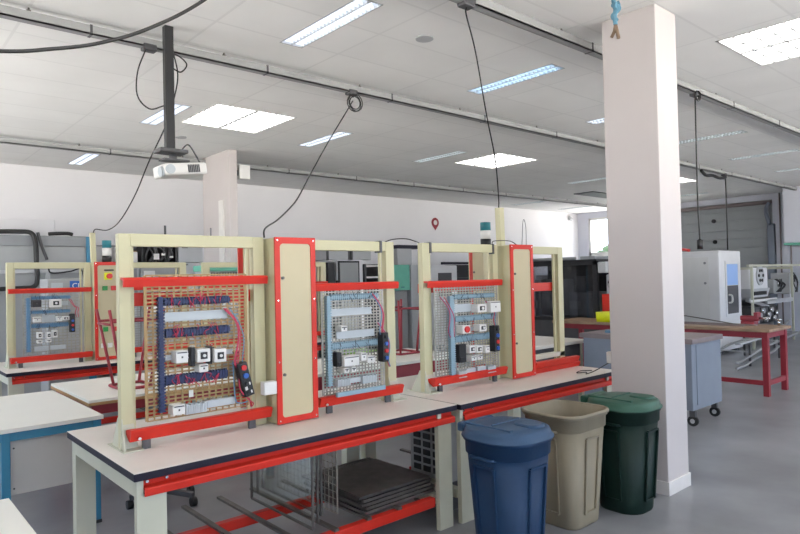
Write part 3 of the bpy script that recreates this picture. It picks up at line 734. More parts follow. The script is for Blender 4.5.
for i in range(3):
    for j in range(6): B(3.132, 3.14, 3.19 + i * .10, 3.26 + i * .10, .25 + j * .058, .29 + j * .058).build('slot', 'black', t)

# rolling stool under the near bench
t = thing('rolling_stool', 'grey padded rolling stool on black castors, half hidden behind the near bench', 'stool', (1.78, 4.75, 0))
MB().cyl((1.78, 4.75, .46), (1.78, 4.75, .53), .18, 24).build('seat', 'lgrey', t)
MB().cyl((1.78, 4.75, .09), (1.78, 4.75, .46), .025, 12).build('column', 'dgrey', t)
for k in range(5):
    a = 2 * PI * k / 5 + .3; ex, ey = 1.78 + .24 * math.cos(a), 4.75 + .24 * math.sin(a)
    MB().bar((1.78, 4.75, .10), (ex, ey, .08), .035).build('base_arm', 'dgrey', t)
    MB().cyl((ex - .02, ey, .032), (ex + .02, ey, .032), .032, 14).build('castor', 'rubber', t)

# ------------------------------------------------------------------ bins
def bin_(cx, cy, hx, hy, h, body, lid, name, label, lidded=True, inner=None, grp='plastic waste bins at the bench'):
    t = thing(name, label, 'waste bin', (cx, cy, 0), grp)
    m = MB(); R_ = []
    prof = [(0.0, .70), (.015, .72), (.10, .745), (.80, .905), (.80, .905), (.81, .95), (.90, .96), (.905, 1.0), (.935, 1.0), (.94, .985)]
    for f, s in prof: R_.append(rrect(cx, cy, hx * s, hy * s, (.18 if lidded else .11) * s, h * f, 8))
    # ribbed corner flutes by pushing the walls inward between corners
    if lidded: m.loft(R_)
    else:
        for f, s in ((.94, .94), (.80, .88), (.10, .72)): R_.append(rrect(cx, cy, hx * s, hy * s, .10 * s, h * f, 8))
        m.loft(R_)
    b = m.build('body', body, t)
    rb = MB()                                   # raised side panels and corner ribs
    for sx, sy in ((0, -1), (-1, 0), (0, 1), (1, 0)):
        pts = []
        for f in (.12, .74):
            s = .745 + (f - .10) / .70 * (.905 - .745)
            for q in (-.30, .30):
                d = s + .006
                if sy: pts.append((cx + hx * q * s * 1.15, cy + sy * (hy * s + .006), h * f))
                else: pts.append((cx + sx * (hx * s + .006), cy + hy * q * s * 1.15, h * f))
        a, b_, c, d = [Vector(p) for p in pts]
        for p, q in ((a, b_), (b_, d), (d, c), (c, a)): rb.bar(p, q, .014)
    rb.build('panel_rib', body, t)
    for sx in (-1, 1):
        X = cx + sx * (hx * .92 + .004); z = h * .80
        MB().tube(curve_pts([(X - sx * .02, cy - .08, z), (X + sx * .018, cy - .075, z + .005), (X + sx * .022, cy, z + .008), (X + sx * .018, cy + .075, z + .005), (X - sx * .02, cy + .08, z)]), .010, 8).build('handle', body, t)
    if lidded:
        l = MB()
        l.loft([rrect(cx, cy, hx * s, hy * s, r_, z, 8) for s, r_, z in ((1.02, .19, h * .925), (1.055, .20, h * .927), (1.055, .20, h * .938), (1.01, .19, h * .944), (.99, .19, h * .975), (.96, .185, h * .992), (.90, .17, h * 1.0), (.55, .12, h * 1.008), (.2, .05, h * 1.010))])
        lo = l.build('lid', lid, t)
        k = MB()
        k.box(cx - hx * .62, cx + hx * .62, cy + hy * .93, cy + hy * 1.14, h * .93, h * 1.0, bev=.012)
        k.build('hinge', lid, t)
        g = MB()
        g.loft([rrect(cx + hx * .30, cy - hy * .45, hx * .28 * s, hy * .34 * s, .05, z) for s, z in ((1.1, h * .995), (1.0, h * 1.022), (.9, h * 1.024))])
        g.box(cx - hx * .62, cx - hx * .50, cy - hy * .6, cy + hy * .85, h * .998, h * 1.016, bev=.004)
        g.box(cx - hx * .45, cx + hx * .62, cy + hy * .1, cy + hy * .15, h * 1.0, h * 1.018, bev=.003)
        g.build('flap', lid, lo)
    else:
        k = MB(); k.tube([Vector(p) for p in rrect(cx, cy, hx * 1.0, hy * 1.0, .11, h * .935)], .013, 8, closed=True)
        k.build('rim', lid, t)
    return t
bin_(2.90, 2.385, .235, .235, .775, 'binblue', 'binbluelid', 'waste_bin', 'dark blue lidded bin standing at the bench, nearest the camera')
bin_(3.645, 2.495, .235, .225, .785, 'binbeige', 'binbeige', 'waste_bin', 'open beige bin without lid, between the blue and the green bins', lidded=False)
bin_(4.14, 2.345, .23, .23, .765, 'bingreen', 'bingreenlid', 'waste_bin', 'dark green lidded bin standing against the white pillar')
B(4.56, 4.62, 2.671, 2.72, .93, 1.02, bev=.004).build('pillar_socket', 'white')
tag(bpy.data.objects['pillar_socket'], 'small white socket box on the back edge of the big pillar', 'socket')
cable([(4.60, 2.72, .93), (4.62, 2.86, .85), (4.66, 2.97, .807), (4.74, 3.02, .807), (4.66, 3.06, .807), (4.78, 3.10, .807), (4.86, 3.04, .807)], .004, 'loose_cable', 'thin dark cable lying at the pillar end of the bench')

# ------------------------------------------------------------------ left tables
t = thing('desk', 'white topped desk with blue steel legs and pale modesty panel, left aisle', 'desk', (1.0, 5.4, 0))
B(.62, 1.346, 4.70, 6.14, .712, .74, bev=.003).build('desk_top', 'toplight', t)
B(.64, 1.335, 4.72, 4.76, .655, .711).build('apron', 'blue_leg', t)
B(1.30, 1.33, 4.76, 6.1, .655, .711).build('apron', 'blue_leg', t)
for x, y in ((.735, 4.71), (1.275, 4.71), (.735, 6.07), (1.275, 6.07)):
    l = B(x, x + .05, y, y + .05, .02, .711, bev=.004).build('leg', 'blue_leg', t)
    B(x - .002, x + .052, y - .002, y + .052, 0, .02).build('foot_cap', 'black', l)
B(.787, 1.272, 4.755, 4.77, .30, .655).build('modesty_panel', 'panelgrey', t)
m = MB()
for x, z in ((.81, .60), (.81, .34), (1.25, .60)): m.cyl((x, 4.75, z), (x, 4.756, z), .006, 8)
m.build('screw', 'dgrey', t)
t = thing('side_table', 'white topped table with wooden edge and red steel frame, behind the blue legged desk', 'table', (2.1, 5.9, 0))
B(1.42, 2.75, 5.34, 6.55, .72, .742, bev=.002).build('table_top', 'toplight', t)
B(1.418, 2.752, 5.338, 6.552, .698, .7195).build('wooden_edge', 'wood', t)
B(1.45, 1.48, 5.38, 6.5, .62, .697).build('apron', 'darkred', t); B(1.48, 2.72, 5.38, 5.41, .62, .697).build('apron', 'darkred', t)
for x, y in ((1.45, 5.38), (2.67, 5.38), (1.45, 6.45), (2.67, 6.45)): B(x, x + .05, y, y + .05, 0, .64).build('leg', 'red', t)
t = thing('side_table', 'white topped table corner in the bottom left corner, nearest the camera', 'table', (-.1, 2.5, 0))
B(-.70, .522, 1.75, 3.18, .715, .74, bev=.003).build('table_top', 'toplight', t)
for x, y in ((-.66, 1.8), (.42, 1.8), (-.66, 3.08), (.42, 3.08)): B(x, x + .05, y, y + .05, 0, .715).build('leg', 'creamleg', t)
def upturned_stool(x, y, z, w_, h, label, ins=.05):
    t = thing('red_metal_stool', label, 'stool', (x + w_ / 2, y, z), 'red tube stools standing on tables')
    for sx in (0, 1):
        for sy in (0, 1):
            xb, xt = (x + ins, x) if sx == 0 else (x + w_ - ins, x + w_ + .0)
            MB().cyl((xb, y + (.02 if sy == 0 else .30), z + .022), (xt, y + (-.02 if sy == 0 else .34), z + h), .013, 8).build('leg', 'darkred', t)
    for yy in (y, y + .32): MB().cyl((x + .01, yy, z + h * .85), (x + w_ - .01, yy, z + h * .85), .011, 8).build('crossbar', 'darkred', t)
    for xx in (x + .01, x + w_ - .01): MB().cyl((xx, y - .01, z + h * .82), (xx, y + .33, z + h * .82), .011, 8).build('crossbar', 'darkred', t)
    MB().tube([Vector(p) for p in rrect(x + w_ / 2, y + .16, w_ / 2 - ins + .03, .17, .03, z + .014)], .013, 8, closed=True).build('seat_frame', 'darkred', t)
upturned_stool(4.82, 5.55, .742, .36, .64, 'red metal stool upturned on the table seen between the two near rigs')
upturned_stool(1.655, 5.60, .742, .46, .69, 'red metal stool upturned on the wooden edged table at left', .12)
t = thing('aisle_table', 'white topped table with deep red front panel, seen between the two near rigs', 'table', (4.6, 5.6, 0))
B(3.2, 5.42, 5.10, 6.05, .71, .742, bev=.002).build('table_top', 'toplight', t)
B(3.24, 5.38, 5.13, 5.15, .40, .71).build('front_panel', 'darkred', t)
for x, y in ((3.24, 5.16), (5.33, 5.16), (3.24, 5.95), (5.33, 5.95)): B(x, x + .05, y, y + .05, 0, .71).build('leg', 'darkred', t)
t = thing('aisle_table', 'long off white table with cream legs, seen through the empty bay of the second rig', 'table', (6.2, 5.1, 0))
B(5.65, 7.2, 4.55, 5.6, .76, .80, bev=.003).build('table_top', 'top', t)
for x, y in ((5.7, 4.6), (7.1, 4.6), (5.7, 5.5), (7.1, 5.5)): B(x, x + .05, y, y + .05, 0, .76).build('leg', 'creamleg', t)
B(5.76, 7.1, 4.61, 4.63, .25, .76).build('front_panel', 'dgrey', t)
tag(B(5.35, 5.75, 7.0, 7.5, 0, .62, bev=.02).build('green_crate', 'green'), 'lime green crate on the floor behind the two near rigs', 'crate')

# ------------------------------------------------------------------ right side
t = thing('tool_cart', 'slate grey steel cart on castors with brown grey top, right of the pillar', 'cart', (7.05, 3.6, 0))
B(6.70, 7.44, 3.0, 4.30, .17, .875, bev=.006).build('body', 'slate', t)
B(6.68, 7.46, 2.98, 4.34, .875, .93, bev=.004).build('cart_top', 'lid_brown', t)
B(6.80, 7.35, 2.992, 3.0, .22, .86, bev=.003).build('end_panel', 'slate', t)
for x, y in ((6.76, 3.03), (7.38, 3.06), (6.76, 4.22), (7.38, 4.22)):
    c = B(x - .022, x + .022, y - .03, y + .03, .10, .17).build('castor', 'dgrey', t)
    MB().cyl((x - .018, y, .055), (x + .018, y, .055), .055, 20).build('wheel', 'rubber', c)
    MB().cyl((x - .021, y, .055), (x + .021, y, .055), .025, 12).build('wheel_hub', 'lgrey', c)
tag(MB().tube(curve_pts([(6.95, 3.5, .935), (6.98, 3.9, .95), (7.05, 4.2, .94)]), .01, 6).box(6.85, 7.25, 3.7, 4.1, .931, .955, bev=.008).build('blue_bag', 'midblue'), 'flat blue bag lying on the tool cart left of the pillar', 'bag')
t = thing('wood_topped_table', 'long wooden topped table with red steel legs, right of the pillar', 'table', (9.3, 4.6, 0))
B(8.90, 9.72, 2.98, 6.3, .835, .875, bev=.004).build('table_top', 'woodtop', t)
for x, y in ((8.94, 3.02), (9.60, 3.02), (8.94, 6.18), (9.60, 6.18)):
    B(x, x + .07, y, y + .07, 0, .835, bev=.004).build('leg', 'darkred', t)
B(8.95, 8.99, 3.09, 6.18, .755, .834).build('apron', 'darkred', t); B(9.01, 9.60, 3.03, 3.07, .755, .834).build('apron', 'darkred', t)
B(8.95, 8.99, 3.09, 6.18, .14, .20).build('stretcher', 'darkred', t); B(9.01, 9.60, 3.03, 3.07, .14, .20).build('stretcher', 'darkred', t)
t = thing('bench_clamp', 'small bright metal peg clamp on the corner of the wooden topped table', 'clamp', (9.62, 3.1, .875))
MB().cyl((9.62, 3.1, .875), (9.62, 3.1, .95), .018, 12).cyl((9.62, 3.1, .95), (9.62, 3.1, .965), .04, 12).build('post', 'chrome', t)
tag(MB().tube(curve_pts([(9.1, 4.45, .885), (9.1, 4.45, 1.0), (9.12, 4.3, 1.02), (9.2, 3.9, .96), (9.3, 3.5, .89)], 5), .008, 6).build('bent_rod', 'dsteel'), 'thin bent metal rod arching over the wooden topped table', 'rod')
tag(MB().bar((9.2, 3.4, .885), (9.3, 5.0, .885), .03, .02).bar((9.4, 3.3, .885), (9.45, 4.6, .885), .04, .02).build('steel_bars', 'lid_brown'), 'brown steel bars lying along the wooden topped table', 'bar stock')
tag(MB().loft([rrect(9.12, 5.33, .14, .19, .02, .8752), rrect(9.12, 5.33, .15, .20, .03, 1.03)]).build('yellow_box', 'yellow'), 'bright yellow plastic box on the wooden table, at the left edge of the pillar', 'box')
tag(B(9.45, 9.65, 5.52, 5.69, .8752, 1.30, bev=.01).build('red_case', 'red'), 'upright red case behind the yellow box', 'case')
# red vice
t = thing('bench_vice', 'red bench vice on the wooden table in front of the far test frame', 'vice', (9.6, 3.45, .875))
MB().box(9.52, 9.68, 3.38, 3.56, .875, .93, bev=.01).box(9.56, 9.64, 3.34, 3.58, .93, 1.0, bev=.01).box(9.53, 9.67, 3.34, 3.39, .96, 1.05, bev=.006).build('body', 'darkred', t)
MB().cyl((9.6, 3.2, .97), (9.6, 3.35, .97), .012).cyl((9.53, 3.22, .97), (9.67, 3.22, .97), .007).build('screw_handle', 'chrome', t)

# white enclosure machine
t = thing('machine_enclosure', 'tall white machine enclosure with a blue lit window and black door pane', 'machine', (13.35, 6.1, 0))
B(12.82, 13.88, 5.15, 7.2, .06, 2.04, bev=.02).build('body', 'mwhite', t)
m = B(13.08, 13.14, 5.135, 5.15, .72, 1.83).box(13.69, 13.75, 5.135, 5.15, .72, 1.83).box(13.14, 13.69, 5.135, 5.15, 1.77, 1.83).box(13.14, 13.69, 5.135, 5.15, .72, .78)
dd = m.build('door', 'mwhite', t)
B(13.14, 13.69, 5.140, 5.148, .78, 1.34).build('door_pane', 'dgrey', dd)
B(13.14, 13.69, 5.140, 5.148, 1.35, 1.77).build('lit_window', 'screen', dd)
MB().tube(curve_pts([(13.19, 5.13, 1.0), (13.19, 5.07, 1.02), (13.19, 5.07, 1.14), (13.19, 5.13, 1.16)]), .018, 8).build('handle', 'white', dd)
B(12.812, 12.82, 5.35, 7.1, .15, 1.92, bev=.003).build('side_panel', 'panelwhite', t)
for z in (1.80, 1.40): MB().cyl((12.80, 5.42, z), (12.815, 5.42, z), .025, 12).build('panel_bolt', 'grey', t)
for x, y in ((12.9, 5.2), (13.7, 5.2), (12.9, 7.05), (13.7, 7.05)): B(x, x + .1, y, y + .1, 0, .06).build('foot', 'dgrey', t)
tag(MB().tube(curve_pts([(13.0, 5.8, 2.073), (13.1, 6.1, 2.11), (13.1, 6.6, 2.08), (13.2, 6.9, 2.073)]), .03, 8).build('loose_hose', 'pred'), 'reddish hose lying on top of the white machine enclosure', 'hose')
# far test frame
t = thing('profile_frame', 'cream steel profile frame carrying fan unit and fittings, at the right edge', 'frame', (15.6, 5.1, 0))
for x in (14.08, 16.5, 17.6): B(x, x + .045, 5.0, 5.045, 0, 1.76).build('upright', 'creamleg', t)
B(13.90, 17.7, 5.0, 5.045, 1.71, 1.755).build('crossbeam', 'creamleg', t)
B(14.9, 16.5, 5.01, 5.04, .90, .99).build('shelf_edge', 'lgrey', t); B(14.0, 15.5, 5.01, 5.04, .97, 1.02).build('shelf_edge', 'white', t)
for x in (14.08, 16.5): B(x, x + .045, 5.046, 6.0, 1.65, 1.70).build('rail', 'creamleg', t)
t = thing('fan_press', 'white machine head with a round fan, on the profile frame at right', 'machine', (14.9, 5.3, 1.05))
MB().box(14.30, 15.30, 5.12, 5.6, 1.22, 1.69, bev=.03).build('housing', 'mwhite', t)
MB().prism([(14.35, 1.056), (15.25, 1.056), (15.4, 1.24), (14.3, 1.24)], 'y', 5.12, 5.55).build('chin', 'lgrey', t)
B(14.45, 15.15, 5.10, 5.118, 1.10, 1.18).build('slot', 'black', t)
fanm = MB().cyl((14.80, 5.09, 1.52), (14.80, 5.13, 1.52), .21, 24)
fanm.build('fan_ring', 'lgrey', t)
m = MB()
for k in range(6):
    a = k * PI / 3; m.cyl((14.80 + .12 * math.cos(a), 5.075, 1.52 + .12 * math.sin(a)), (14.80 + .12 * math.cos(a), 5.09, 1.52 + .12 * math.sin(a)), .035, 8)
m.build('fan_blade', 'black', t)
rng = random.Random(3)
for i, (x, z, w_, h, mm, lab) in enumerate(((15.6, 1.10, .5, .32, 'mgrey', 'grey motor unit on the profile frame, right of the fan'), (16.6, 1.06, .45, .5, 'lgrey', 'pale control unit at the right end of the profile frame'), )):
    t = thing('control_unit', lab, 'machine unit', (x + w_ / 2, 5.25, z), 'units on the profile frame')
    B(x, x + w_, 5.1, 5.5, z, z + h, bev=.02).build('housing', mm, t)
    MB().cyl((x + w_ / 2, 5.06, z + h * .7), (x + w_ / 2, 5.1, z + h * .7), .08, 16).build('dial', 'chrome', t)
    m = MB()
    for q in range(5): m.tube(curve_pts([(x + rng.random() * w_, 5.08, z + h), (x + rng.random() * w_, 5.03, z + h * .6), (x + rng.random() * w_, 5.06, z + .04)], 5), .012, 6)
    m.build('hose', 'black', t)
t = thing('engine_block', 'dark engine block with hoses behind the wooden topped table at right', 'engine', (15.4, 5.6, 0))
MB().box(14.7, 16.1, 5.2, 6.0, .45, .85, bev=.06).box(14.9, 15.5, 5.25, 5.8, .85, .98, bev=.04).build('block', 'dgrey', t)
m = MB()
for q in range(8):
    x = 14.7 + q * .17; m.cyl((x, 5.12, .55 + .1 * (q % 3)), (x, 5.2, .55 + .1 * (q % 3)), .06, 12)
m.build('pulley', 'chrome', t)
m = MB()
m.bar((14.6, 5.3, 1.0), (15.6, 5.25, .8), .08)
m.build('cover_strip', 'lgrey', t)
m = MB()
for x in (14.8, 16.0):
    for y in (5.3, 5.9): m.bar((x, y, 0), (x, y, .45), .05)
m.build('stand', 'steel', t)
t = thing('tube_rack', 'low bent steel tube rack on the floor behind the wooden topped table', 'rack', (13.3, 4.6, 0))
m = MB()
for y in (4.2, 4.8):
    m.tube(curve_pts([(11.0, y, .12), (11.3, y, .13), (12.2, y, .26), (12.8, y, .30), (14.6, y, .42), (15.2, y, .44), (15.5, y, .52)], 6), .022, 8)
m.tube(curve_pts([(11.0, 4.2, .02), (11.4, 4.2, .04), (11.8, 4.2, .10), (12.6, 4.2, .14), (13.0, 4.2, .22)], 6), .022, 8)
for x, z in ((11.8, .22), (13.0, .32), (14.2, .39)): m.bar((x, 4.2, z), (x, 4.8, z), .025)
m.build('tube_frame', 'steel', t)
for x in (11.6, 13.0, 14.6):
    for y in (4.2, 4.8): MB().bar((x, y, 0), (x, y, .36), .03).build('leg', 'dgrey', t)
MB().bar((11.9, 4.5, .33), (13.6, 4.5, .39), .10, .03).build('bright_plate', 'lgrey', t)
t = thing('workshop_locker', 'dark green grey machine cabinet behind the profile frame', 'machine cabinet', (16.6, 7.0, 0))
B(14.3, 17.6, 6.5, 7.6, 0, 1.62, bev=.02).build('body', 'grey', t)
B(14.4, 15.8, 6.485, 6.5, .2, 1.52).build('door', 'dgrey', t); B(16.0, 16.7, 6.485, 6.5, .2, 1.45).build('door', 'mgrey', t); B(16.8, 17.5, 6.485, 6.5, .2, 1.45).build('door', 'mgrey', t)
# wall duct at the right
t = thing('wall_duct_box', 'wall mounted unit with painted lilac daylight cast and green lower edge, at the right edge', 'wall unit', (18.0, 5.0, 2.25))
B(17.3, 18.398, 3.4, 5.41, 2.28, CZ - .01, bev=.02).build('housing', 'wall_r', t)
B(17.3, 18.398, 3.4, 5.41, 2.23, 2.278).build('lower_edge', 'teal', t)
for i, y in enumerate((5.78, 5.55)):
    tag(MB().cyl((18.27, y, 0), (18.27, y, CZ - .02), .02, 10).build('wall_pipe', 'lid_brown'), ('brown wall pipe nearer the roller door', 'brown wall pipe nearer the daylight tinted wall unit')[i], 'pipe')
tag(MB().tube(curve_pts([(18.25, 6.02, 3.4), (18.22, 6.1, 3.2), (18.2, 6.03, 2.9), (18.24, 6.02, 2.83)]), .05, 8).build('door_cable_loop', 'slate'), 'grey green cable loop above the roller door rail', 'cable')

# dark glazed machine behind the wooden table
t = thing('glazed_machine', 'large dark machine with smoked glass panes and black frame, left of the pillar', 'machine', (10.5, 6.9, 0))
B(10.0, 11.2, 6.10, 7.95, .02, .78, bev=.01).build('base', 'dgrey', t)
m = MB()
for y in (6.10, 6.95, 7.87): m.box(9.98, 10.06, y, y + .08, .78, 1.86)
m.box(9.98, 10.06, 6.1, 7.95, 1.80, 1.87).box(9.98, 10.06, 6.1, 7.95, .78, .84).box(11.12, 11.2, 6.1, 7.95, .78, 1.86).box(9.98, 11.2, 6.1, 7.95, 1.86, 1.90)
m.build('frame', 'black', t)
B(10.015, 10.025, 6.18, 7.87, .84, 1.80).build('glass_pane', 'dglass', t)
m = MB()
m.box(10.3, 10.9, 6.4, 6.9, .84, 1.3, bev=.02).box(10.4, 10.8, 7.1, 7.6, .84, 1.55, bev=.02).cyl((10.35, 6.65, 1.3), (10.35, 6.65, 1.6), .09).cyl((10.3, 7.3, 1.2), (10.15, 7.3, 1.2), .10)
m.build('spindle_unit', 'mgrey', t)
m = MB()
for y in (6.5, 7.0, 7.5): m.box(10.1, 10.14, y, y + .25, 1.0, 1.14)
m.build('fixture', 'lgrey', t)
MB().box(10.1, 10.9, 6.2, 6.5, 1.90, 1.96).cyl((10.1, 6.6, 1.93), (10.1, 7.7, 1.93), .03).build('cable_tray', 'grey', t)
tag(B(10.0, 10.25, 5.93, 6.095, 1.651, 1.85, bev=.02).build('lamp_head', 'lgrey'), 'pale boxy lamp head at the corner of the dark glazed machine', 'lamp')
t = thing('fan_press', 'white machine with round fan, just left of the pillar under the window', 'machine', (10.5, 5.6, 0))
B(10.2, 11.0, 5.2, 6.05, 0, 1.62, bev=.02).build('body', 'mwhite', t)
MB().cyl((10.17, 5.88, 1.46), (10.2, 5.88, 1.46), .13, 24).build('fan_ring', 'lgrey', t)
m = MB()
for k in range(6):
    a = k * PI / 3 + .3; m.cyl((10.155, 5.88 + .08 * math.cos(a), 1.46 + .08 * math.sin(a)), (10.17, 5.88 + .08 * math.cos(a), 1.46 + .08 * math.sin(a)), .03, 8)
m.build('fan_blade', 'black', t)
B(10.18, 10.2, 5.5, 6.0, 1.12, 1.2).build('slot', 'dgrey', t)
B(10.1, 11.0, 5.3, 6.07, 1.622, 1.65).build('top_bar', 'edge', t)

# ------------------------------------------------------------------ back of the room
# grey screened bay at far left
t = thing('grey_partition', 'wide grey sheet metal enclosure with a blue corner, against the left back wall', 'enclosure', (1.4, 11.0, 0))
B(-2.2, 2.98, 10.8, 11.7, 0, 2.25, bev=.01).build('body', 'mgrey', t)
B(-2.21, 2.99, 10.78, 11.71, 2.25, 2.41, bev=.01).build('top_fascia', 'grey', t)
B(2.86, 2.99, 10.77, 10.779, 0, 2.41, bev=.01).build('corner_post', 'blue_leg', t)
B(-2.2, 2.95, 10.74, 10.8, 1.84, 1.89).build('shelf_rail', 'lgrey', t)
for x in (.9, 2.28): B(x, x + .06, 10.74, 10.8, 0, 1.84).build('stile', 'lgrey', t)
tag(MB().tube(curve_pts([(.9, 10.78, 2.45), (1.5, 10.78, 2.45), (1.9, 10.76, 2.46), (2.08, 10.70, 2.44), (2.13, 10.66, 2.3), (2.14, 10.66, 2.0), (2.15, 10.66, 1.75), (2.10, 10.66, 1.64), (1.9, 10.66, 1.62), (1.0, 10.66, 1.60)]), .034, 10).build('exhaust_hose', 'rubber'),
    'thick black hose running over and down the grey enclosure at left', 'hose')
tag(MB().tube(curve_pts([(2.17, 10.70, 2.45), (2.22, 10.70, 2.25), (2.29, 10.70, 2.04)]), .022, 8).build('short_hose', 'dgrey'), 'short dark grey hose branching off the black hose at left', 'hose')
tag(MB().tube(curve_pts([(2.34, 10.82, 2.44), (2.45, 10.82, 2.45), (2.6, 10.82, 2.455), (2.68, 10.82, 2.44)]), .028, 8).build('short_hose', 'rubber'), 'short black hose lying on the grey enclosure near its blue corner', 'hose')
part_host = bpy.data.objects['grey_partition']
MB().tube(curve_pts([(2.3, 10.68, 1.92), (2.35, 10.68, 1.84), (2.6, 10.68, 1.86), (2.75, 10.68, 1.90), (2.80, 10.68, 1.76)]), .012, 6).build('loose_wire', 'black', part_host)
tag(B(1.0, 2.66, YB - .04, YB, 2.42, 2.76, bev=.01).build('wall_screen', 'wall'), 'pale rolled wall screen above the grey enclosure', 'screen')
t = thing('sign_cabinet', 'grey switch cabinet with a blue square sign and white label, in the rear rig', 'cabinet', (2.05, 8.8, 0))
B(1.84, 2.30, 8.6, 9.0, 0, 1.73, bev=.01).build('body', 'mgrey', t)
B(2.09, 2.22, 8.592, 8.599, 1.585, 1.70).build('sign', 'signblue', t)
B(1.88, 2.01, 8.592, 8.599, 1.61, 1.68).build('label_plate', 'paleg', t)
cu = bpy.data.curves.new('sign_text', 'FONT'); cu.body = 'CI'; cu.size = .09; cu.extrude = .001; cu.align_x = 'CENTER'
cu.materials.append(M['white'])
tmp = bpy.data.objects.new('text_source', cu); COL.objects.link(tmp)
dg = bpy.context.evaluated_depsgraph_get(); dg.update()
tm = bpy.data.meshes.new_from_object(tmp.evaluated_get(dg)); bpy.data.objects.remove(tmp)
to = bpy.data.objects.new('sign_text', tm); COL.objects.link(to); to.parent = t
to.location = Vector((2.155, 8.59, 1.61)) - t.location; to.rotation_euler = (PI / 2, 0, 0)

def backbox(name, label, cat, x0, x1, y0, y1, z0, z1, mm, kids=(), group=None):
    t = thing(name, label, cat, ((x0 + x1) / 2, (y0 + y1) / 2, z0), group)
    B(x0, x1, y0, y1, z0, z1, bev=.012).build('body', mm, t)
    for n, m_, a, b, c, d in kids:
        B(a, b, y0 - .015, y0 + .0, c, d, bev=.003).build(n, m_, t)
    return t
backbox('control_cabinet', 'tall grey control cabinet with white label, under the black cable rack', 'cabinet', 3.72, 4.34, 10.8, 11.4, 0, 1.99, 'mgrey', (('label_plate', 'white', 3.76, 3.94, 1.76, 1.86), ('door', 'lgrey', 3.96, 4.30, .2, 1.5)))
t = thing('cable_rack', 'black open rack stuffed with cables on the grey control cabinet', 'rack', (4.0, 11.0, 1.992))
m = MB()
m.box(3.74, 4.34, 11.1, 11.3, 1.992, 2.33)
for x in (3.74, 3.93, 4.12, 4.31): m.box(x, x + .03, 10.82, 11.1, 1.992, 2.33)
m.build('frame', 'black', t)
m = MB(); rng = random.Random(5)
for k in range(14):
    x = 3.8 + rng.random() * .4; m.tube(curve_pts([(x, 10.85, 2.02), (x + rng.uniform(-.08, .08), 10.80, 2.15), (x + rng.uniform(-.1, .1), 10.82, 2.31)], 5), .012, 6)
m.build('cable', 'dgrey', t, kind='stuff')
MB().box(3.93, 4.02, 10.79, 10.81, 2.05, 2.15).box(4.06, 4.12, 10.79, 10.81, 2.12, 2.16).box(4.2, 4.26, 10.79, 10.81, 2.08, 2.11).build('white_plug', 'white', t)
backbox('storage_box', 'white box on a shelf left of the black cable rack', 'box', 3.42, 3.70, 10.9, 11.3, 1.96, 2.18, 'white')
tag(B(3.44, 3.69, 10.9, 11.2, 2.185, 2.20).build('manila_folder', 'woodtop'), 'brown folder on the white box by the cable rack', 'folder')
tag(MB().cyl((3.42, 11.0, 2.27), (3.70, 11.0, 2.27), .045, 12).build('grey_roll', 'grey'), 'grey roll on top of the white box by the cable rack', 'roll')
backbox('storage_shelf', 'pale shelf unit below the white box at the back wall', 'shelf unit', 3.38, 3.71, 10.85, 11.4, 0, 1.955, 'lgrey', (('door', 'grey', 3.42, 3.66, 1.3, 1.9),))
for k, (z0, z1) in enumerate(((0, 1.70), (1.70, 2.0), (2.0, 2.30))):
    backbox('storage_module', 'grey storage module beside the cable rack, %s of the stack' % ('bottom', 'middle', 'top')[k], 'cabinet', 4.36, 4.80, 10.8, 11.3, z0, z1 - .005, 'lgrey', (('slot', 'dgrey', 4.42, 4.52, z1 - .05, z1 - .03),), 'stacked grey storage modules')
t = thing('teal_tester', 'teal topped test instrument behind the first rig', 'instrument', (4.07, 8.6, 0))
B(3.80, 4.36, 8.5, 8.9, 1.80, 1.885, bev=.01).build('lid', 'teal', t)
B(3.82, 4.34, 8.52, 8.88, 1.72, 1.798).build('body', 'lgrey', t)
m = MB()
for k in range(10): m.box(3.90 + k * .042, 3.92 + k * .042, 8.505, 8.52, 1.735, 1.78)
m.build('terminal', 'black', t)
B(3.86, 4.30, 8.55, 8.85, 0, 1.72).build('stand', 'mgrey', t)
# units behind the second bay
backbox('instrument_column', 'slim black column left of the grey door cabinet', 'column', 7.50, 7.68, 10.8, 11.2, 0, 2.0, 'black')
t = thing('door_cabinet', 'light grey cabinet with black edged door, seen through the second bay', 'cabinet', (8.05, 11.1, 0))
B(7.74, 8.43, 10.82, 11.5, 0, 2.05, bev=.01).build('body', 'mwhite', t)
B(7.76, 8.32, 10.80, 10.82, .2, 2.03).build('door_seal', 'black', t)
dd = B(7.80, 8.28, 10.785, 10.80, .24, 1.99, bev=.004).build('door', 'mgrey', t)
B(7.68, 7.76, 10.76, 10.80, 1.45, 1.62, bev=.01).build('hinge', 'black', t)
t = thing('storage_rack', 'grey rack with white shelves and red items, right of the black edged cabinet', 'rack', (8.65, 11.1, 0))
for x in (8.46, 8.84): B(x, x + .05, 10.8, 11.3, 0, 1.96).build('upright', 'dgrey', t)
for z in (1.2, 1.45, 1.65, 1.9): B(8.51, 8.84, 10.8, 11.3, z, z + .04).build('shelf', 'white', t)
B(8.52, 8.83, 11.25, 11.3, .2, 1.9).build('back_panel', 'white', t)
tag(B(8.52, 8.70, 10.9, 11.1, 1.242, 1.40, bev=.01).build('red_box', 'darkred'), 'dark red box on the white rack shelf, seen through the second bay', 'box')
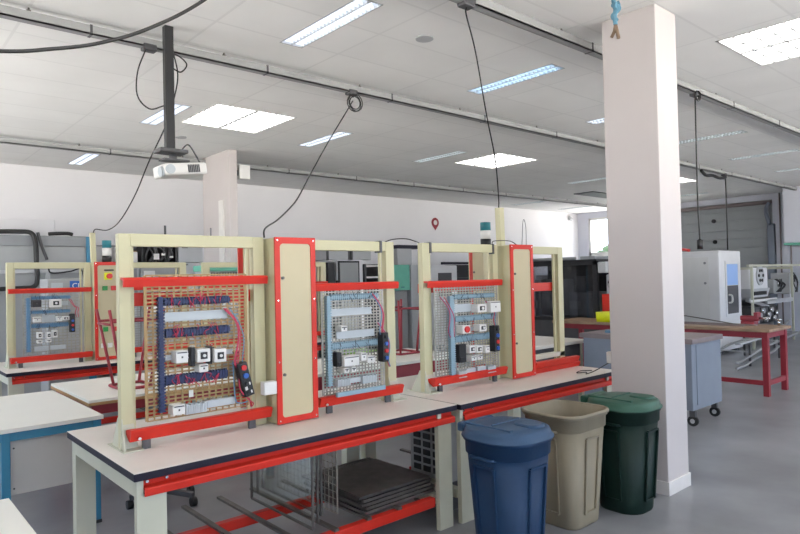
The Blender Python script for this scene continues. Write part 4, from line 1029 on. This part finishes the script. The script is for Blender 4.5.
for k, (x0, x1, lab) in enumerate(((7.85, 8.4, 'left'), (8.5, 9.05, 'right'))):
    t = thing('wall_cabinet', 'grey wall cabinet with small light fitting, %s one of the pair behind the second bay' % lab, 'wall cabinet', ((x0 + x1) / 2, 11.6, 2.05), 'grey wall cabinets')
    B(x0, x1, 11.3, 11.88, 2.07, 2.42, bev=.01).build('body', 'lgrey', t)
    m = B(x0 + .05, x0 + .25, 11.22, 11.3, 2.26, 2.36, bev=.01); m.build('light_fitting', 'cream', t)
    B(x0 - .04, x0 - .005, 11.25, 11.3, 2.05, 2.42).build('side_strip', 'dgrey', t)
for k in range(2):
    tag(MB().cyl((9.02 + k * .09, 10.7, 0), (9.02 + k * .09, 10.7, 2.3), .022, 10).build('upright_pole', 'dgrey'), ('dark pole behind the end post of the first rig', 'second dark pole behind the end post of the first rig')[k], 'pole', 'pair of dark poles')
backbox('teal_cabinet', 'mint teal wall box seen between the two near rigs', 'cabinet', 9.30, 9.78, 10.8, 11.2, 1.36, 1.94, 'teal', (('door_edge', 'dteal', 9.50, 9.60, 1.42, 1.44), ('lower_lip', 'teal', 9.28, 9.80, 1.36, 1.385)))
backbox('pedestal', 'grey pedestal carrying the mint teal box', 'pedestal', 9.34, 9.74, 10.85, 11.2, 0, 1.355, 'mgrey')
backbox('grey_cabinet', 'plain grey cabinet right of the mint teal box', 'cabinet', 9.82, 10.4, 10.8, 11.4, 0, 1.94, 'lgrey', (('handle', 'black', 10.02, 10.07, 1.38, 1.46),))
t = thing('wall_shelf', 'dark shelf with grey panel high on the back wall between the near rigs', 'shelf', (9.8, 11.7, 2.3))
B(10.13, 10.9, 11.6, 11.88, 2.36, 2.45).build('shelf', 'edge', t); B(10.13, 10.6, 11.62, 11.88, 1.95, 2.36).build('panel', 'lgrey', t)
t = thing('white_machine', 'white machine with dark square window, seen through the second rig', 'machine', (11.0, 11.0, 0))
B(10.45, 11.36, 10.8, 11.5, 0, 1.92, bev=.02).build('body', 'mwhite', t)
B(10.70, 11.15, 10.785, 10.8, 1.15, 1.74).build('window', 'dgrey', t)
B(10.78, 12.0, 10.72, 10.78, 1.94, 2.0).build('top_bar', 'edge', t)
t = thing('black_rack', 'black equipment rack right of the white machine with the square window', 'rack', (11.7, 11.1, 0))
B(11.40, 11.95, 10.85, 11.5, 0, 1.935, bev=.01).build('body', 'black', t)
m = MB()
for k in range(6): m.box(11.45, 11.88, 10.83, 10.85, .5 + k * .22, .52 + k * .22)
m.build('vent', 'dgrey', t)
for k, x in enumerate((12.2, 13.3, 14.4, 15.5, 16.6)):
    backbox('lathe_unit', ('grey', 'pale', 'dark', 'light', 'white')[k] + ' machine unit along the back wall, %s from the black rack' % ordx[k], 'machine', x, x + .95, 10.6, 11.5, 0, 1.5 + .12 * (k % 2), ('mgrey', 'lgrey', 'grey', 'lgrey', 'mwhite')[k], (('door', 'dgrey', x + .1, x + .5, .7, 1.3), ('panel', 'paleg', x + .6, x + .85, 1.0, 1.35)), 'machine units along the back wall')
# pin sign on back wall
t = thing('pin_sign', 'small red location pin sign with white centre on the back wall', 'sign', (11.72, YB, 2.95))
P = []
for k in range(25):
    a = math.radians(-35 + 250 * k / 24); P.append((11.72 + .13 * math.cos(a), 3.08 + .13 * math.sin(a)))
P.append((11.72, 2.88))
MB().prism(P, 'y', YB - .012, YB - .001).build('pin', 'darkred', t)
MB().cyl((11.72, YB - .016, 3.08), (11.72, YB - .0125, 3.08), .065, 20).build('centre', 'white', t)
tag(MB().cyl((17.9, 11.8, 3.42), (17.9, 11.9, 3.5), .06, 12).build('corner_camera', 'lgrey'), 'tiny grey sensor in the far ceiling corner by the window', 'sensor')

# ------------------------------------------------------------------ outside
tag(MB().box(23, 36, 11, 24, -.3, -.2).build('outside_ground', 'ground'), 'pale ground outside the window', 'ground')['kind'] = 'structure'
def tree(x, y, s, label):
    t = thing('garden_tree', label, 'tree', (x, y, -.2))
    MB().cyl((x, y, -.2), (x, y, s * .6), .12, 8).build('trunk', 'dsteel', t)
    bm = MB(); rng = random.Random(int(y * 10))
    for k in range(60):
        c = Vector((x + rng.gauss(0, s * .25), y + rng.gauss(0, s * .3), s * .55 + rng.gauss(0, s * .16)))
        r = bmesh.ops.create_icosphere(bm.bm, subdivisions=1, radius=s * .11)
        for v in r['verts']: v.co = c + v.co * rng.uniform(.7, 1.4)
    bm.build('crown', 'tree', t, kind='stuff')
tree(27, 15.5, 2.9, 'leafy tree seen low through the far window')
tree(31, 19.5, 3.2, 'second leafy tree further off through the far window')

# ------------------------------------------------------------------ world, camera
wd = bpy.data.worlds.new('sky'); scene.world = wd; wd.use_nodes = True
wn = wd.node_tree.nodes; wl_ = wd.node_tree.links; bg = wn['Background']
tcw = wn.new('ShaderNodeTexCoord'); sp = wn.new('ShaderNodeSeparateXYZ'); rp = wn.new('ShaderNodeValToRGB')
mr = wn.new('ShaderNodeMapRange'); mr.inputs['From Min'].default_value = -1; mr.inputs['From Max'].default_value = 1
wl_.new(tcw.outputs['Generated'], sp.inputs[0]); wl_.new(sp.outputs['Z'], mr.inputs['Value']); wl_.new(mr.outputs['Result'], rp.inputs['Fac'])
rp.color_ramp.elements[0].position = .47; rp.color_ramp.elements[0].color = (1, .97, .92, 1)      # bright lower half added to throw light up onto the ceiling
rp.color_ramp.elements[1].position = .53; rp.color_ramp.elements[1].color = (.28, .34, .44, 1)    # hazy sky
wl_.new(rp.outputs['Color'], bg.inputs['Color']); bg.inputs['Strength'].default_value = 19

f_px = 631.15; yaw, pit, rol = (math.radians(a) for a in (48.7077, .9567, -1.2939))
fw = Vector((math.cos(yaw) * math.cos(pit), math.sin(yaw) * math.cos(pit), math.sin(pit)))
r0 = fw.cross(Vector((0, 0, 1))).normalized(); u0 = r0.cross(fw)
rr = math.cos(rol) * r0 + math.sin(rol) * u0; uu = -math.sin(rol) * r0 + math.cos(rol) * u0
cam = bpy.data.cameras.new('camera'); co = bpy.data.objects.new('camera', cam); COL.objects.link(co)
mw = Matrix((rr, uu, -fw)).transposed().to_4x4(); mw.translation = (0, 0, 1.65)
co.matrix_world = mw
cam.sensor_width = 36; cam.lens = f_px / 800 * 36; cam.clip_start = .05; cam.clip_end = 200
scene.camera = co
scene.view_settings.view_transform = 'Standard'; scene.view_settings.look = 'None'
scene.view_settings.gamma = 1; scene.view_settings.use_curve_mapping = False
scene.view_settings.exposure = -0.47
scene.cycles.use_denoising = True
scene.cycles.max_bounces = 8; scene.cycles.diffuse_bounces = 5; scene.cycles.transparent_max_bounces = 16
scene.cycles.sample_clamp_indirect = 6
